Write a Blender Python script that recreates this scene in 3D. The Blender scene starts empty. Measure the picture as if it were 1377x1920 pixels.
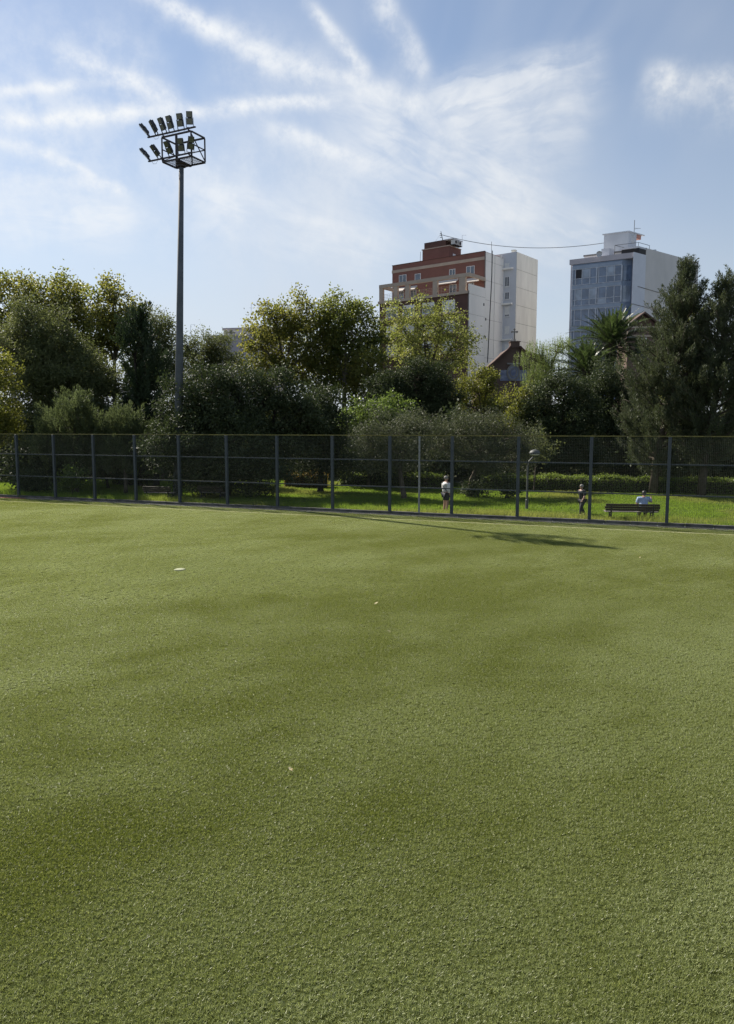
import bpy, math, random
import numpy as np
from mathutils import Vector, Matrix

# ------------------------------------------------------------------ scene, camera, sky, sun
scene = bpy.context.scene
COL = scene.collection
R = math.radians
EYE = 3.83                                   # the photographer stands a few metres above the pitch
FPX = 1442.0                                 # focal length in photograph pixels (1377 x 1920)
PITCH = math.atan(157.0 / FPX)

cam_data = bpy.data.cameras.new('camera')
cam_data.sensor_fit = 'VERTICAL'
cam_data.sensor_height = 24.0
cam_data.lens = 24.0 * FPX / 1920.0
cam_data.clip_end = 2000.0
cam = bpy.data.objects.new('camera', cam_data)
COL.objects.link(cam)
cam.location = (0, 0, EYE)
cam.rotation_euler = (math.pi / 2 - PITCH, 0, 0)
scene.camera = cam

scene.view_settings.view_transform = 'Standard'
scene.view_settings.look = 'None'
scene.view_settings.gamma = 1.0
scene.view_settings.exposure = 1.22
scene.cycles.max_bounces = 7
scene.cycles.diffuse_bounces = 3
scene.cycles.glossy_bounces = 3
scene.cycles.transmission_bounces = 5
scene.cycles.transparent_max_bounces = 8
scene.cycles.sample_clamp_indirect = 6.0
scene.cycles.sample_clamp_direct = 12.0
scene.cycles.use_denoising = True
scene.cycles.denoiser = 'OPENIMAGEDENOISE'
scene.cycles.denoising_input_passes = 'RGB_ALBEDO_NORMAL'
scene.cycles.denoising_prefilter = 'NONE'

SUN_EL, SUN_AZ = R(39.5), R(-45.0)           # azimuth from +Y towards +X: ahead and to the left
SUN_DIR = Vector((math.sin(SUN_AZ) * math.cos(SUN_EL), math.cos(SUN_AZ) * math.cos(SUN_EL), math.sin(SUN_EL)))


def ray(px, py):
    dx, dy = (px - 688.5) / FPX, (960 - py) / FPX
    return Vector((dx, math.cos(PITCH) + dy * math.sin(PITCH), -math.sin(PITCH) + dy * math.cos(PITCH)))


def at(px, py, Y):
    r = ray(px, py)
    return r * (Y / r.y) + Vector((0, 0, EYE))


def ground(px, py, z=0.0):
    r = ray(px, py)
    return r * ((z - EYE) / r.z) + Vector((0, 0, EYE))


class NT:
    """small helper to write node trees"""
    def __init__(self, tree):
        self.t = tree
        tree.nodes.clear()

    def n(self, kind, ins=None, **props):
        nd = self.t.nodes.new(kind)
        for k, v in props.items():
            setattr(nd, k, v)
        for k, v in (ins or {}).items():
            s = nd.inputs[k]
            if isinstance(v, bpy.types.NodeSocket):
                self.t.links.new(v, s)
            else:
                s.default_value = v
        return nd

    def m(self, op, a, b=0.0, c=0.0, clamp=False):
        nd = self.n('ShaderNodeMath', {0: a, 1: b, 2: c}, operation=op)
        nd.use_clamp = clamp
        return nd.outputs[0]

    def v(self, op, a, b=(0, 0, 0)):
        nd = self.n('ShaderNodeVectorMath', {0: a, 1: b}, operation=op)
        return nd.outputs['Value'] if op in ('DOT_PRODUCT', 'LENGTH') else nd.outputs[0]

    def sm(self, x, lo, hi, a=0.0, b=1.0):
        return self.n('ShaderNodeMapRange', {0: x, 1: lo, 2: hi, 3: a, 4: b}, interpolation_type='SMOOTHSTEP').outputs[0]

    def noise(self, vec, scale, detail=3.0, rough=0.55, dist=0.0):
        return self.n('ShaderNodeTexNoise', {'Vector': vec, 'Scale': scale, 'Detail': detail, 'Roughness': rough, 'Distortion': dist}).outputs

    def mix(self, f, a, b, blend='MIX'):
        nd = self.n('ShaderNodeMix', data_type='RGBA', blend_type=blend)
        for s, v in ((nd.inputs[0], f), (nd.inputs[6], a), (nd.inputs[7], b)):
            if isinstance(v, bpy.types.NodeSocket):
                self.t.links.new(v, s)
            else:
                s.default_value = v
        return nd.outputs[2]


def rgb(r, g, b):
    return (r, g, b, 1.0)


world = bpy.data.worlds.new('World')
scene.world = world
world.use_nodes = True
world.cycles.sampling_method = 'MANUAL'
world.cycles.sample_map_resolution = 512
w = NT(world.node_tree)
wd = w.v('NORMALIZE', w.n('ShaderNodeTexCoord').outputs['Generated'])
sky = w.n('ShaderNodeTexSky', sky_type='NISHITA')
sky.sun_disc = False
sky.sun_elevation = SUN_EL
sky.sun_rotation = SUN_AZ
sky.altitude = 10.0
sky.air_density = 1.0
sky.dust_density = 0.35
sky.ozone_density = 2.0
# wind-combed cirrus over the whole dome (a flat layer seen from below) ...
sep = w.n('ShaderNodeSeparateXYZ', {0: wd})
zz = w.m('ADD', w.m('MAXIMUM', sep.outputs[2], 0.0), 0.22)
pl = w.n('ShaderNodeCombineXYZ', {0: w.m('DIVIDE', sep.outputs[0], zz), 1: w.m('DIVIDE', sep.outputs[1], zz), 2: 0.0}).outputs[0]
plr = w.n('ShaderNodeMapping', {'Vector': pl, 'Rotation': (0, 0, R(52)), 'Scale': (1.3, 0.24, 1.0)}).outputs[0]
veil_a = w.noise(plr, 1.7, 4.0, 0.55, 0.6)[0]
veil_b = w.noise(pl, 0.75, 3.0, 0.5, 0.3)[0]
veil = w.m('MULTIPLY', w.sm(veil_a, 0.36, 0.72), w.sm(veil_b, 0.3, 0.65))
veil = w.m('ADD', w.m('MULTIPLY', veil, 0.48), 0.1)
# the layer thickens where one looks through it at a flat angle
low = w.sm(sep.outputs[2], 0.02, 0.44, 0.93, 0.0)
veil = w.m('SUBTRACT', 1.0, w.m('MULTIPLY', w.m('SUBTRACT', 1.0, veil), w.m('SUBTRACT', 1.0, w.m('MULTIPLY', low, w.sm(veil_b, 0.2, 0.6, 0.6, 1.0)))))
# ... and the aircraft trails and streaks, each an arc across the dome
wob = w.noise(wd, 9.0, 2.0, 0.6)[1]
wobv = w.v('SCALE', w.v('SUBTRACT', wob, (0.5, 0.5, 0.5)))
wobv.node.inputs['Scale'].default_value = 0.02
wob2 = w.noise(wd, 38.0, 4.0, 0.65)
wobf = w.v('SCALE', w.v('SUBTRACT', wob2[1], (0.5, 0.5, 0.5)))
wobf.node.inputs['Scale'].default_value = 0.009
dd = w.v('ADD', w.v('ADD', wd, wobv), wobf)
grain = w.sm(w.noise(wd, 13.0, 4.0, 0.62, 0.8)[0], 0.28, 0.66, 0.5, 1.0)
fine = w.sm(wob2[0], 0.32, 0.66, 0.45, 1.0)
clear = w.m('SUBTRACT', 1.0, 0.0)
STREAKS = [  # photograph points of the two ends, half width in pixels, strength
    ((230, -40), (540, 135), 21, 0.95), ((470, 100), (830, 205), 22, 0.8),
    ((-60, 232), (330, 208), 15, 1.0), ((250, 210), (680, 188), 13, 0.95),
    ((-60, 170), (240, 154), 9, 0.8), ((90, 85), (350, 195), 18, 0.8),
    ((570, -10), (700, 150), 14, 0.8), ((715, -30), (805, 150), 15, 0.7),
    ((780, 205), (1140, 110), 38, 0.7), ((900, 230), (1110, 190), 48, 0.5),
    ((650, 180), (1030, 400), 70, 0.62), ((-60, 250), (115, 300), 11, 0.85),
    ((90, 292), (250, 365), 8, 0.75), ((480, 225), (760, 322), 12, 0.65),
    ((1200, 140), (1480, 165), 26, 0.75), ((340, 345), (760, 470), 34, 0.5),
    ((-80, 385), (280, 405), 30, 0.6), ((-60, 330), (200, 352), 12, 0.4), ((600, 170), (760, 185), 28, 0.5),
    ((880, 360), (1150, 450), 50, 0.45), ((-120, 70), (330, 120), 70, 0.3), ((-120, 300), (480, 330), 60, 0.25),
    ((250, 300), (720, 330), 75, 0.25), ((380, 60), (640, 130), 50, 0.2), ((-140, 190), (200, 200), 45, 0.25),
]
for (a, b, hw, st) in STREAKS:
    da, db = ray(*a).normalized(), ray(*b).normalized()
    nrm = da.cross(db).normalized()
    mid = (da + db).normalized()
    tan = nrm.cross(mid)
    L = abs((db - da).dot(tan)) / 2
    u = w.v('DOT_PRODUCT', dd, tuple(nrm))
    s = w.v('DOT_PRODUCT', wd, tuple(tan))
    front = w.m('GREATER_THAN', w.v('DOT_PRODUCT', wd, tuple(mid)), 0.0)
    sig = hw / FPX
    u_raw = u
    soft = 1.0 if st >= 0.8 else 0.55
    u = w.m('MAXIMUM', w.m('MULTIPLY', u, soft), w.m('MULTIPLY', u, -1.2))   # crisp above, trailing off below
    if hw >= 28 and st > 0.4:                 # old, spread-out trails are combed into fibres
        fib = w.noise(w.n('ShaderNodeCombineXYZ', {0: w.m('MULTIPLY', s, 16.0), 1: w.m('MULTIPLY', u_raw, 60.0), 2: hw * 0.7}).outputs[0], 1.0, 3.0, 0.6, 0.4)[0]
        fib = w.sm(fib, 0.3, 0.66, 0.45, 1.0)
    else:
        fib = fine
    g_ = w.m('EXPONENT', w.m('MULTIPLY', w.m('MULTIPLY', u, u), -1.0 / (sig * sig)))
    e_ = w.sm(w.m('ABSOLUTE', s), L * 0.62, L * 1.12, 1.0, 0.0)
    k = w.m('MULTIPLY', w.m('MULTIPLY', g_, e_), w.m('MULTIPLY', w.m('MULTIPLY', front, grain), fib))
    clear = w.m('MULTIPLY', clear, w.m('SUBTRACT', 1.0, w.m('MULTIPLY', k, min(1.0, st * 1.2))))
cover = w.m('SUBTRACT', 1.0, clear)
CLOUD = (7.0, 7.2, 7.4)          # dense ice trails
VEIL = (5.2, 5.6, 6.2)           # thin high haze
cloud_col = w.v('SCALE', CLOUD)
cloud_col.node.inputs['Scale'].default_value = 1.0
# thin cloud scatters forward: brighter round the sun
sund = w.v('DOT_PRODUCT', wd, tuple(SUN_DIR))
w.t.links.new(w.sm(sund, 0.2, 1.0, 0.95, 1.15), cloud_col.node.inputs['Scale'])
veil_col = w.v('SCALE', VEIL)
w.t.links.new(w.sm(sund, 0.2, 1.0, 0.95, 1.2), veil_col.node.inputs['Scale'])
wcol = w.mix(cover, w.mix(veil, sky.outputs[0], veil_col), cloud_col)
bg = w.n('ShaderNodeBackground', {'Color': wcol, 'Strength': 0.05})
w.t.links.new(bg.outputs[0], w.n('ShaderNodeOutputWorld').inputs[0])

sun_data = bpy.data.lights.new('sun', 'SUN')
sun_data.energy = 3.6
sun_data.angle = R(0.6)
sun_data.color = (1.0, 0.93, 0.82)
sun = bpy.data.objects.new('sun', sun_data)
COL.objects.link(sun)
sun.rotation_euler = (-SUN_DIR).to_track_quat('-Z', 'Y').to_euler()

# ------------------------------------------------------------------ helpers
class MB:
    """collects shapes; build() links them as ONE mesh object"""
    def __init__(self):
        self.v, self.f = [], []

    def add(self, vs, fs):
        o = len(self.v)
        self.v += [tuple(p) for p in vs]
        self.f += [tuple(i + o for i in q) for q in fs]
        return self

    def hexa(self, c8):                       # 4 bottom corners (ccw), 4 top corners
        return self.add(c8, [(3, 2, 1, 0), (4, 5, 6, 7), (0, 1, 5, 4), (1, 2, 6, 5), (2, 3, 7, 6), (3, 0, 4, 7)])

    def box(self, c, s, m=None):
        c = Vector(c)
        h = Vector(s) / 2
        pts = [Vector((x * h.x, y * h.y, z * h.z)) for z in (-1, 1) for x, y in ((-1, -1), (1, -1), (1, 1), (-1, 1))]
        if m is not None:
            pts = [m @ p for p in pts]
        return self.hexa([c + p for p in pts])

    def beam(self, p, q, a, b, up=(0, 0, 1)):
        p, q = Vector(p), Vector(q)
        d = (q - p).normalized()
        up = Vector(up)
        if abs(d.dot(up)) > 0.98:
            up = Vector((1, 0, 0))
        x = d.cross(up).normalized() * a / 2
        y = x.cross(d).normalized() * b / 2
        return self.hexa([p - x - y, p + x - y, p + x + y, p - x + y, q - x - y, q + x - y, q + x + y, q - x + y])

    def tube(self, pts, rad, n=6):
        pts = [Vector(p) for p in pts]
        vs, fs = [], []
        for i, p in enumerate(pts):
            d = (pts[min(i + 1, len(pts) - 1)] - pts[max(i - 1, 0)])
            d = d.normalized() if d.length > 1e-9 else Vector((0, 0, 1))
            ref = Vector((0, 0, 1)) if abs(d.z) < 0.9 else Vector((1, 0, 0))
            x = d.cross(ref).normalized()
            y = x.cross(d)
            r = rad[i] if hasattr(rad, '__len__') else rad
            vs += [p + (x * math.cos(2 * math.pi * k / n) + y * math.sin(2 * math.pi * k / n)) * r for k in range(n)]
        for i in range(len(pts) - 1):
            for k in range(n):
                k2 = (k + 1) % n
                fs.append((i * n + k, (i + 1) * n + k, (i + 1) * n + k2, i * n + k2))
        fs.append(tuple(range(n)))
        fs.append(tuple((len(pts) - 1) * n + k for k in reversed(range(n))))
        return self.add(vs, fs)

    def lathe(self, c, prof, n=16):           # prof: list of (r, z)
        c = Vector(c)
        vs, fs = [], []
        for r, z in prof:
            vs += [c + Vector((r * math.cos(2 * math.pi * k / n), r * math.sin(2 * math.pi * k / n), z)) for k in range(n)]
        for i in range(len(prof) - 1):
            for k in range(n):
                k2 = (k + 1) % n
                fs.append((i * n + k, i * n + k2, (i + 1) * n + k2, (i + 1) * n + k))
        fs.append(tuple(reversed(range(n))))
        fs.append(tuple((len(prof) - 1) * n + k for k in range(n)))
        return self.add(vs, fs)

    def build(self, name, mat, parent=None, smooth=False, bevel=0.0):
        me = bpy.data.meshes.new(name)
        org = Vector((0, 0, 0))
        if parent is not None:
            org = WORLD_LOC.get(parent.name, Vector((0, 0, 0)))
        me.from_pydata([tuple(Vector(p) - org) for p in self.v], [], self.f)
        me.materials.append(mat)
        if smooth:
            me.polygons.foreach_set('use_smooth', [True] * len(me.polygons))
        me.update()
        o = bpy.data.objects.new(name, me)
        COL.objects.link(o)
        if parent is not None:
            o.parent = parent
            WORLD_LOC[o.name] = org
        if bevel:
            b = o.modifiers.new('bevel', 'BEVEL')
            b.width = bevel
            b.segments = 2
            b.limit_method = 'ANGLE'
        return o


WORLD_LOC = {}                                # world position of each unrotated thing (parts are written in world coordinates)


def tag(o, label=None, cat=None, group=None, kind=None):
    for k, v in (('label', label), ('category', cat), ('group', group), ('kind', kind)):
        if v:
            o[k] = v
    return o


def thing(name, loc, label, cat, group=None):
    o = bpy.data.objects.new(name, None)
    o.empty_display_size = 0.2
    o.location = loc
    COL.objects.link(o)
    WORLD_LOC[o.name] = Vector(loc)
    return tag(o, label, cat, group)


def mat(name, col, rough=0.6, col2=None, scale=3.0, detail=4.0, bump=0.0, bscale=None, metal=0.0, spec=0.5, stretch=(1, 1, 1), coat=0.0):
    m = bpy.data.materials.new(name)
    m.use_nodes = True
    t = NT(m.node_tree)
    pos = t.n('ShaderNodeNewGeometry').outputs['Position']
    vec = t.n('ShaderNodeMapping', {'Vector': pos, 'Scale': stretch}).outputs[0]
    ns = t.noise(vec, scale, detail, 0.6)
    c2 = col2 or tuple(c * 0.78 for c in col)
    c = t.mix(t.sm(ns[0], 0.3, 0.7), rgb(*col), rgb(*c2))
    p = t.n('ShaderNodeBsdfPrincipled', {'Base Color': c, 'Roughness': rough, 'Metallic': metal, 'Specular IOR Level': spec, 'Coat Weight': coat})
    if bump:
        bn = t.noise(vec, bscale or scale * 6, 4.0, 0.6)
        b = t.n('ShaderNodeBump', {'Height': bn[0], 'Strength': bump, 'Distance': 0.02})
        t.t.links.new(b.outputs[0], p.inputs['Normal'])
    t.t.links.new(p.outputs[0], t.n('ShaderNodeOutputMaterial').inputs[0])
    return m


def leaf_mat(name, c0, c1, trans, tf=0.4, rough=0.45, spec=0.4):
    """leaf colour runs from c0 to c1 by the leaf's own 'var' attribute; light also shines through"""
    m = bpy.data.materials.new(name)
    m.use_nodes = True
    t = NT(m.node_tree)
    var = t.n('ShaderNodeAttribute', attribute_name='var').outputs['Fac']
    c = t.mix(var, rgb(*c0), rgb(*c1))
    tc = t.mix(var, rgb(*trans), rgb(*[min(1, (a * 0.5 + b * 1.3)) for a, b in zip(trans, c1)]))
    p = t.n('ShaderNodeBsdfPrincipled', {'Base Color': c, 'Roughness': rough, 'Specular IOR Level': spec})
    tr = t.n('ShaderNodeBsdfTranslucent', {'Color': tc})
    mx = t.n('ShaderNodeMixShader', {0: tf, 1: p.outputs[0], 2: tr.outputs[0]})
    t.t.links.new(mx.outputs[0], t.n('ShaderNodeOutputMaterial').inputs[0])
    return m


def glass_mat(name, col, rough=0.06, spec=0.9):
    m = bpy.data.materials.new(name)
    m.use_nodes = True
    t = NT(m.node_tree)
    pos = t.n('ShaderNodeNewGeometry').outputs['Position']
    ns = t.noise(pos, 0.55, 2.0)[0]
    c = t.mix(t.sm(ns, 0.35, 0.65), rgb(*col), rgb(*[x * 0.6 for x in col]))
    p = t.n('ShaderNodeBsdfPrincipled', {'Base Color': c, 'Roughness': rough, 'Specular IOR Level': spec})
    t.t.links.new(p.outputs[0], t.n('ShaderNodeOutputMaterial').inputs[0])
    return m


def vnoise(x, y, seed):
    """smooth value noise (numpy)"""
    rs = np.random.RandomState(seed)
    g = rs.rand(64, 64)
    xi, yi = np.floor(x).astype(int), np.floor(y).astype(int)
    fx, fy = x - xi, y - yi
    fx, fy = fx * fx * (3 - 2 * fx), fy * fy * (3 - 2 * fy)
    a, b = g[xi % 64, yi % 64], g[(xi + 1) % 64, yi % 64]
    c, d = g[xi % 64, (yi + 1) % 64], g[(xi + 1) % 64, (yi + 1) % 64]
    return (a * (1 - fx) + b * fx) * (1 - fy) + (c * (1 - fx) + d * fx) * fy


def np_mesh(name, verts, nper, material, attrs=None, points=None):
    """mesh from an (F*nper, 3) vertex array: every nper vertices are one face; optional loose points behind them"""
    verts = np.asarray(verts, np.float32)
    F = len(verts) // nper
    allv = verts if points is None else np.vstack([verts, np.asarray(points, np.float32)])
    me = bpy.data.meshes.new(name)
    me.vertices.add(len(allv))
    me.vertices.foreach_set('co', allv.ravel())
    me.loops.add(F * nper)
    me.polygons.add(F)
    me.loops.foreach_set('vertex_index', np.arange(F * nper, dtype=np.int32))
    me.polygons.foreach_set('loop_start', np.arange(0, F * nper, nper, dtype=np.int32))
    me.polygons.foreach_set('loop_total', np.full(F, nper, np.int32))
    if material is not None:
        me.materials.append(material)
    for nm, (dom, typ, arr) in (attrs or {}).items():
        a = me.attributes.new(nm, typ, dom)
        a.data.foreach_set('vector' if typ == 'FLOAT_VECTOR' else 'value', np.asarray(arr, np.float32).ravel())
    me.update(calc_edges=True)
    me.validate(clean_customdata=False)
    return me


def scatter(name, tuft_verts, tuft_var, pts, rots, scl, tone, material, label, cat):
    """one 'stuff' object: its mesh carries a tuft of blades and the spots; geometry nodes set the tuft on every spot"""
    nb, npnt = len(tuft_verts), len(pts)
    z3 = np.zeros((nb, 3))
    me = np_mesh(name, tuft_verts, 3, material, {
        'spot': ('POINT', 'FLOAT', np.r_[np.zeros(nb), np.ones(npnt)]),
        'rot': ('POINT', 'FLOAT_VECTOR', np.vstack([z3, rots])),
        'scl': ('POINT', 'FLOAT_VECTOR', np.vstack([z3, scl])),
        'tone': ('POINT', 'FLOAT', np.r_[np.zeros(nb), tone]),
        'var': ('FACE', 'FLOAT', tuft_var)}, points=pts)
    o = bpy.data.objects.new(name, me)
    COL.objects.link(o)
    tag(o, label, cat, kind='stuff')
    ng = bpy.data.node_groups.new(name, 'GeometryNodeTree')
    ng.interface.new_socket('Geometry', in_out='INPUT', socket_type='NodeSocketGeometry')
    ng.interface.new_socket('Geometry', in_out='OUTPUT', socket_type='NodeSocketGeometry')
    N, Lk = ng.nodes.new, ng.links.new
    gi, go = N('NodeGroupInput'), N('NodeGroupOutput')

    def attr(nm, typ):
        a = N('GeometryNodeInputNamedAttribute')
        a.data_type = typ
        a.inputs['Name'].default_value = nm
        return a.outputs[0]
    sp = N('GeometryNodeSeparateGeometry')
    sp.domain = 'POINT'
    cmp_ = N('FunctionNodeCompare')
    cmp_.operation = 'GREATER_THAN'
    Lk(attr('spot', 'FLOAT'), cmp_.inputs[0])
    cmp_.inputs[1].default_value = 0.5
    Lk(gi.outputs[0], sp.inputs[0])
    Lk(cmp_.outputs[0], sp.inputs[1])
    ip = N('GeometryNodeInstanceOnPoints')
    Lk(sp.outputs[0], ip.inputs['Points'])
    Lk(sp.outputs[1], ip.inputs['Instance'])
    e2r = N('FunctionNodeEulerToRotation')
    Lk(attr('rot', 'FLOAT_VECTOR'), e2r.inputs[0])
    Lk(e2r.outputs[0], ip.inputs['Rotation'])
    Lk(attr('scl', 'FLOAT_VECTOR'), ip.inputs['Scale'])
    Lk(ip.outputs[0], go.inputs[0])
    md = o.modifiers.new('scatter', 'NODES')
    md.node_group = ng
    return o


def tilt_euler(spin, tx, ty):
    """XYZ euler of: spin about z first, then lean the z axis towards (tx, ty)"""
    cz, sz = np.cos(spin), np.sin(spin)
    ang = np.hypot(tx, ty) + 1e-9
    ax, ay = -ty / ang, tx / ang
    c, s = np.cos(ang), np.sin(ang)
    C = 1 - c
    T = np.array([[c + ax * ax * C, ax * ay * C, ay * s], [ax * ay * C, c + ay * ay * C, -ax * s], [-ay * s, ax * s, c]])
    Z = np.array([[cz, -sz, np.zeros_like(cz)], [sz, cz, np.zeros_like(cz)], [np.zeros_like(cz), np.zeros_like(cz), np.ones_like(cz)]])
    M = np.einsum('ijn,jkn->ikn', T, Z)
    return np.stack([np.arctan2(M[2, 1], M[2, 2]), -np.arcsin(np.clip(M[2, 0], -1, 1)), np.arctan2(M[1, 0], M[0, 0])], 1)


def blades(rs, n, half, h0, h1, wd, lean, clus=0):
    """n triangular grass blades on a square patch"""
    c = rs.uniform(-half, half, (n, 2))
    a = rs.uniform(0, 2 * np.pi, n)
    l = rs.uniform(lean * 0.45 if clus else 0.05, lean, n)
    la = rs.uniform(0, 2 * np.pi, n)
    if clus:                                   # tufts of a few fibres that lean together
        cid = rs.randint(0, clus, n)
        cc_ = rs.uniform(-half, half, (clus, 2))
        c = cc_[cid] + rs.normal(0, 0.009, (n, 2))
        la = rs.uniform(0, 2 * np.pi, clus)[cid] + rs.normal(0, 0.45, n)
        a = la + np.pi / 2 + rs.normal(0, 0.7, n)
    h = rs.uniform(h0, h1, n)
    ww = wd * rs.uniform(0.7, 1.2, n) / 2
    v = np.zeros((n, 3, 3))
    v[:, 0, 0], v[:, 0, 1] = c[:, 0] - np.cos(a) * ww, c[:, 1] - np.sin(a) * ww
    v[:, 1, 0], v[:, 1, 1] = c[:, 0] + np.cos(a) * ww, c[:, 1] + np.sin(a) * ww
    v[:, 2, 0], v[:, 2, 1], v[:, 2, 2] = c[:, 0] + np.cos(la) * h * l, c[:, 1] + np.sin(la) * h * l, h * np.sqrt(np.maximum(0.05, 1 - l * l))
    return v.reshape(-1, 3)


def sheet(name, poly, z, material, kind='structure'):
    mb = MB()
    mb.add([(x, y, z) for x, y in poly], [tuple(range(len(poly)))])
    return tag(mb.build(name, material), kind=kind)


# ------------------------------------------------------------------ ground: pitch, park, the street level far behind
FA, FB = Vector((-21.93, 43.61)), Vector((14.52, 28.98))        # fence line
FD = (FB - FA).normalized()
FN = Vector((-FD.y, FD.x))                                       # towards the park
if FN.y < 0:
    FN = -FN


def fence_y(x):
    return FA.y + (x - FA.x) * (FB.y - FA.y) / (FB.x - FA.x)


def off(p, d):
    return (p[0] + FN.x * d, p[1] + FN.y * d)


LA = (-80.0, fence_y(-80.0))
LB = (60.0, fence_y(60.0))

m_ = bpy.data.materials.new('turf_backing')
m_.use_nodes = True
t = NT(m_.node_tree)
pos = t.n('ShaderNodeNewGeometry').outputs['Position']
n1 = t.noise(pos, 60.0, 3.0)[0]
n2 = t.noise(pos, 0.5, 3.0)[0]
c = t.mix(t.sm(n1, 0.3, 0.7), rgb(0.035, 0.043, 0.012), rgb(0.065, 0.076, 0.02))
c = t.mix(t.sm(n2, 0.3, 0.7, 0.0, 0.35), c, rgb(0.03, 0.034, 0.014))
p_ = t.n('ShaderNodeBsdfPrincipled', {'Base Color': c, 'Roughness': 0.95, 'Specular IOR Level': 0.0})
b_ = t.n('ShaderNodeBump', {'Height': n1, 'Strength': 0.6, 'Distance': 0.02})
t.t.links.new(b_.outputs[0], p_.inputs['Normal'])
t.t.links.new(p_.outputs[0], t.n('ShaderNodeOutputMaterial').inputs[0])
M_BACK = m_

M_TRACK = mat('edge_asphalt', (0.045, 0.046, 0.035), 0.9, (0.08, 0.08, 0.05), 1.2, 5, 0.4, 60, spec=0.2)
M_RED = mat('red_rubber_track', (0.3, 0.07, 0.045), 0.85, (0.22, 0.06, 0.04), 1.5, 5, 0.4, 70, spec=0.2)
M_SOIL = mat('park_soil', (0.03, 0.042, 0.015), 0.95, (0.055, 0.05, 0.025), 0.6, 5, 0.6, 9, spec=0.1)
M_KERB = mat('kerb_concrete', (0.13, 0.125, 0.115), 0.85, (0.06, 0.06, 0.055), 2.0, 6, 0.4, 40, spec=0.2)
M_PATH = mat('park_path', (0.33, 0.3, 0.25), 0.9, (0.24, 0.22, 0.18), 0.8, 5, 0.3, 30, spec=0.2)
M_STREET = mat('street_ground', (0.2, 0.19, 0.18), 0.9, (0.14, 0.13, 0.12), 0.3, 4, spec=0.2)

sheet('pitch', [(-80, -30), (60, -30), off(LB, -0.5), off(LA, -0.5)], 0.0, M_BACK)
sheet('edge_path', [off(LA, -0.5), off(LB, -0.5), off(LB, -0.13), off(LA, -0.13)], 0.004, M_TRACK)
sheet('red_track', [(-40, fence_y(-40) - 0.5), (-18.6, fence_y(-18.6) - 0.5), (-18.8, fence_y(-18.8) - 0.2), (-40, fence_y(-40) - 0.2)], 0.012, M_RED)
# park ground: one large sheet with a bank up to the street, reaching the horizon
mbg = MB()
xs = [-900, -120, -60, -40, -20, 0, 20, 40, 60, 120, 900]
rows = []
for x in xs:
    f0 = fence_y(max(-60, min(60, x))) + 0.13 * 1.08
    rows.append([(x, f0, 0.0), (x, 58, 0.02), (x, 74, 0.1), (x, 84, 5.2), (x, 88, 5.6), (x, 900, 5.6), (x, 1800, 5.6)])
vs = [p for r in rows for p in r]
nc = len(rows[0])
fs = [(i * nc + j, (i + 1) * nc + j, (i + 1) * nc + j + 1, i * nc + j + 1) for i in range(len(xs) - 1) for j in range(nc - 1)]
mbg.add(vs, fs)
tag(mbg.build('park_ground', M_SOIL), kind='structure')
sheet('park_path', [(-40, 57), (30, 50.5), (60, 48), (60, 50), (30, 52.5), (-40, 59)], 0.03, M_PATH)
sheet('street', [(-300, 90), (300, 90), (300, 104), (-300, 104)], 5.61, M_STREET)

# turf: leaning plastic fibres, the nap combed in long uneven swathes
m_ = bpy.data.materials.new('turf_fibre')
m_.use_nodes = True
t = NT(m_.node_tree)
var = t.n('ShaderNodeAttribute', attribute_name='var').outputs['Fac']
tone = t.n('ShaderNodeAttribute', attribute_name='tone', attribute_type='INSTANCER').outputs['Fac']
pos = t.n('ShaderNodeNewGeometry').outputs['Position']
sepp = t.n('ShaderNodeSeparateXYZ', {0: pos})
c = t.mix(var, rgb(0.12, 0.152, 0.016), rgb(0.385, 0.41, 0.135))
c = t.mix(t.sm(tone, 0.0, 0.65, 0.45, 0.0), c, t.mix(1.0, c, rgb(0.78, 0.8, 0.55), 'MULTIPLY'))   # darker nap patches: shading of the fibre lean put into the colour
nap_sheen = t.mix(t.m('MULTIPLY', t.m('MULTIPLY', tone, 0.78), t.m('ADD', t.m('MULTIPLY', var, 0.8), 0.3)), c, rgb(0.44, 0.485, 0.26))  # pale sheen of the brushed nap, mixed into the fibre colour
# the white side line is tufted from white fibres
dl = t.m('ADD', t.m('MULTIPLY', t.m('SUBTRACT', sepp.outputs[0], FA.x), FN.x), t.m('MULTIPLY', t.m('SUBTRACT', sepp.outputs[1], FA.y), FN.y))
line = t.m('LESS_THAN', t.m('ABSOLUTE', t.m('ADD', dl, 1.9)), 0.085)
wl = t.noise(pos, 7.0, 3.0)[0]
line = t.m('MULTIPLY', line, t.sm(wl, 0.3, 0.6, 0.5, 1.0))
c = t.mix(line, nap_sheen, rgb(0.5, 0.49, 0.33))
p_ = t.n('ShaderNodeBsdfPrincipled', {'Base Color': c, 'Roughness': 0.42, 'Specular IOR Level': 0.45})
tr_ = t.n('ShaderNodeBsdfTranslucent', {'Color': t.mix(1.0, c, rgb(1.25, 1.25, 1.0), 'MULTIPLY')})
mx_ = t.n('ShaderNodeMixShader', {0: 0.45, 1: p_.outputs[0], 2: tr_.outputs[0]})
t.t.links.new(mx_.outputs[0], t.n('ShaderNodeOutputMaterial').inputs[0])
M_TURF = m_

rs = np.random.RandomState(11)


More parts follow.
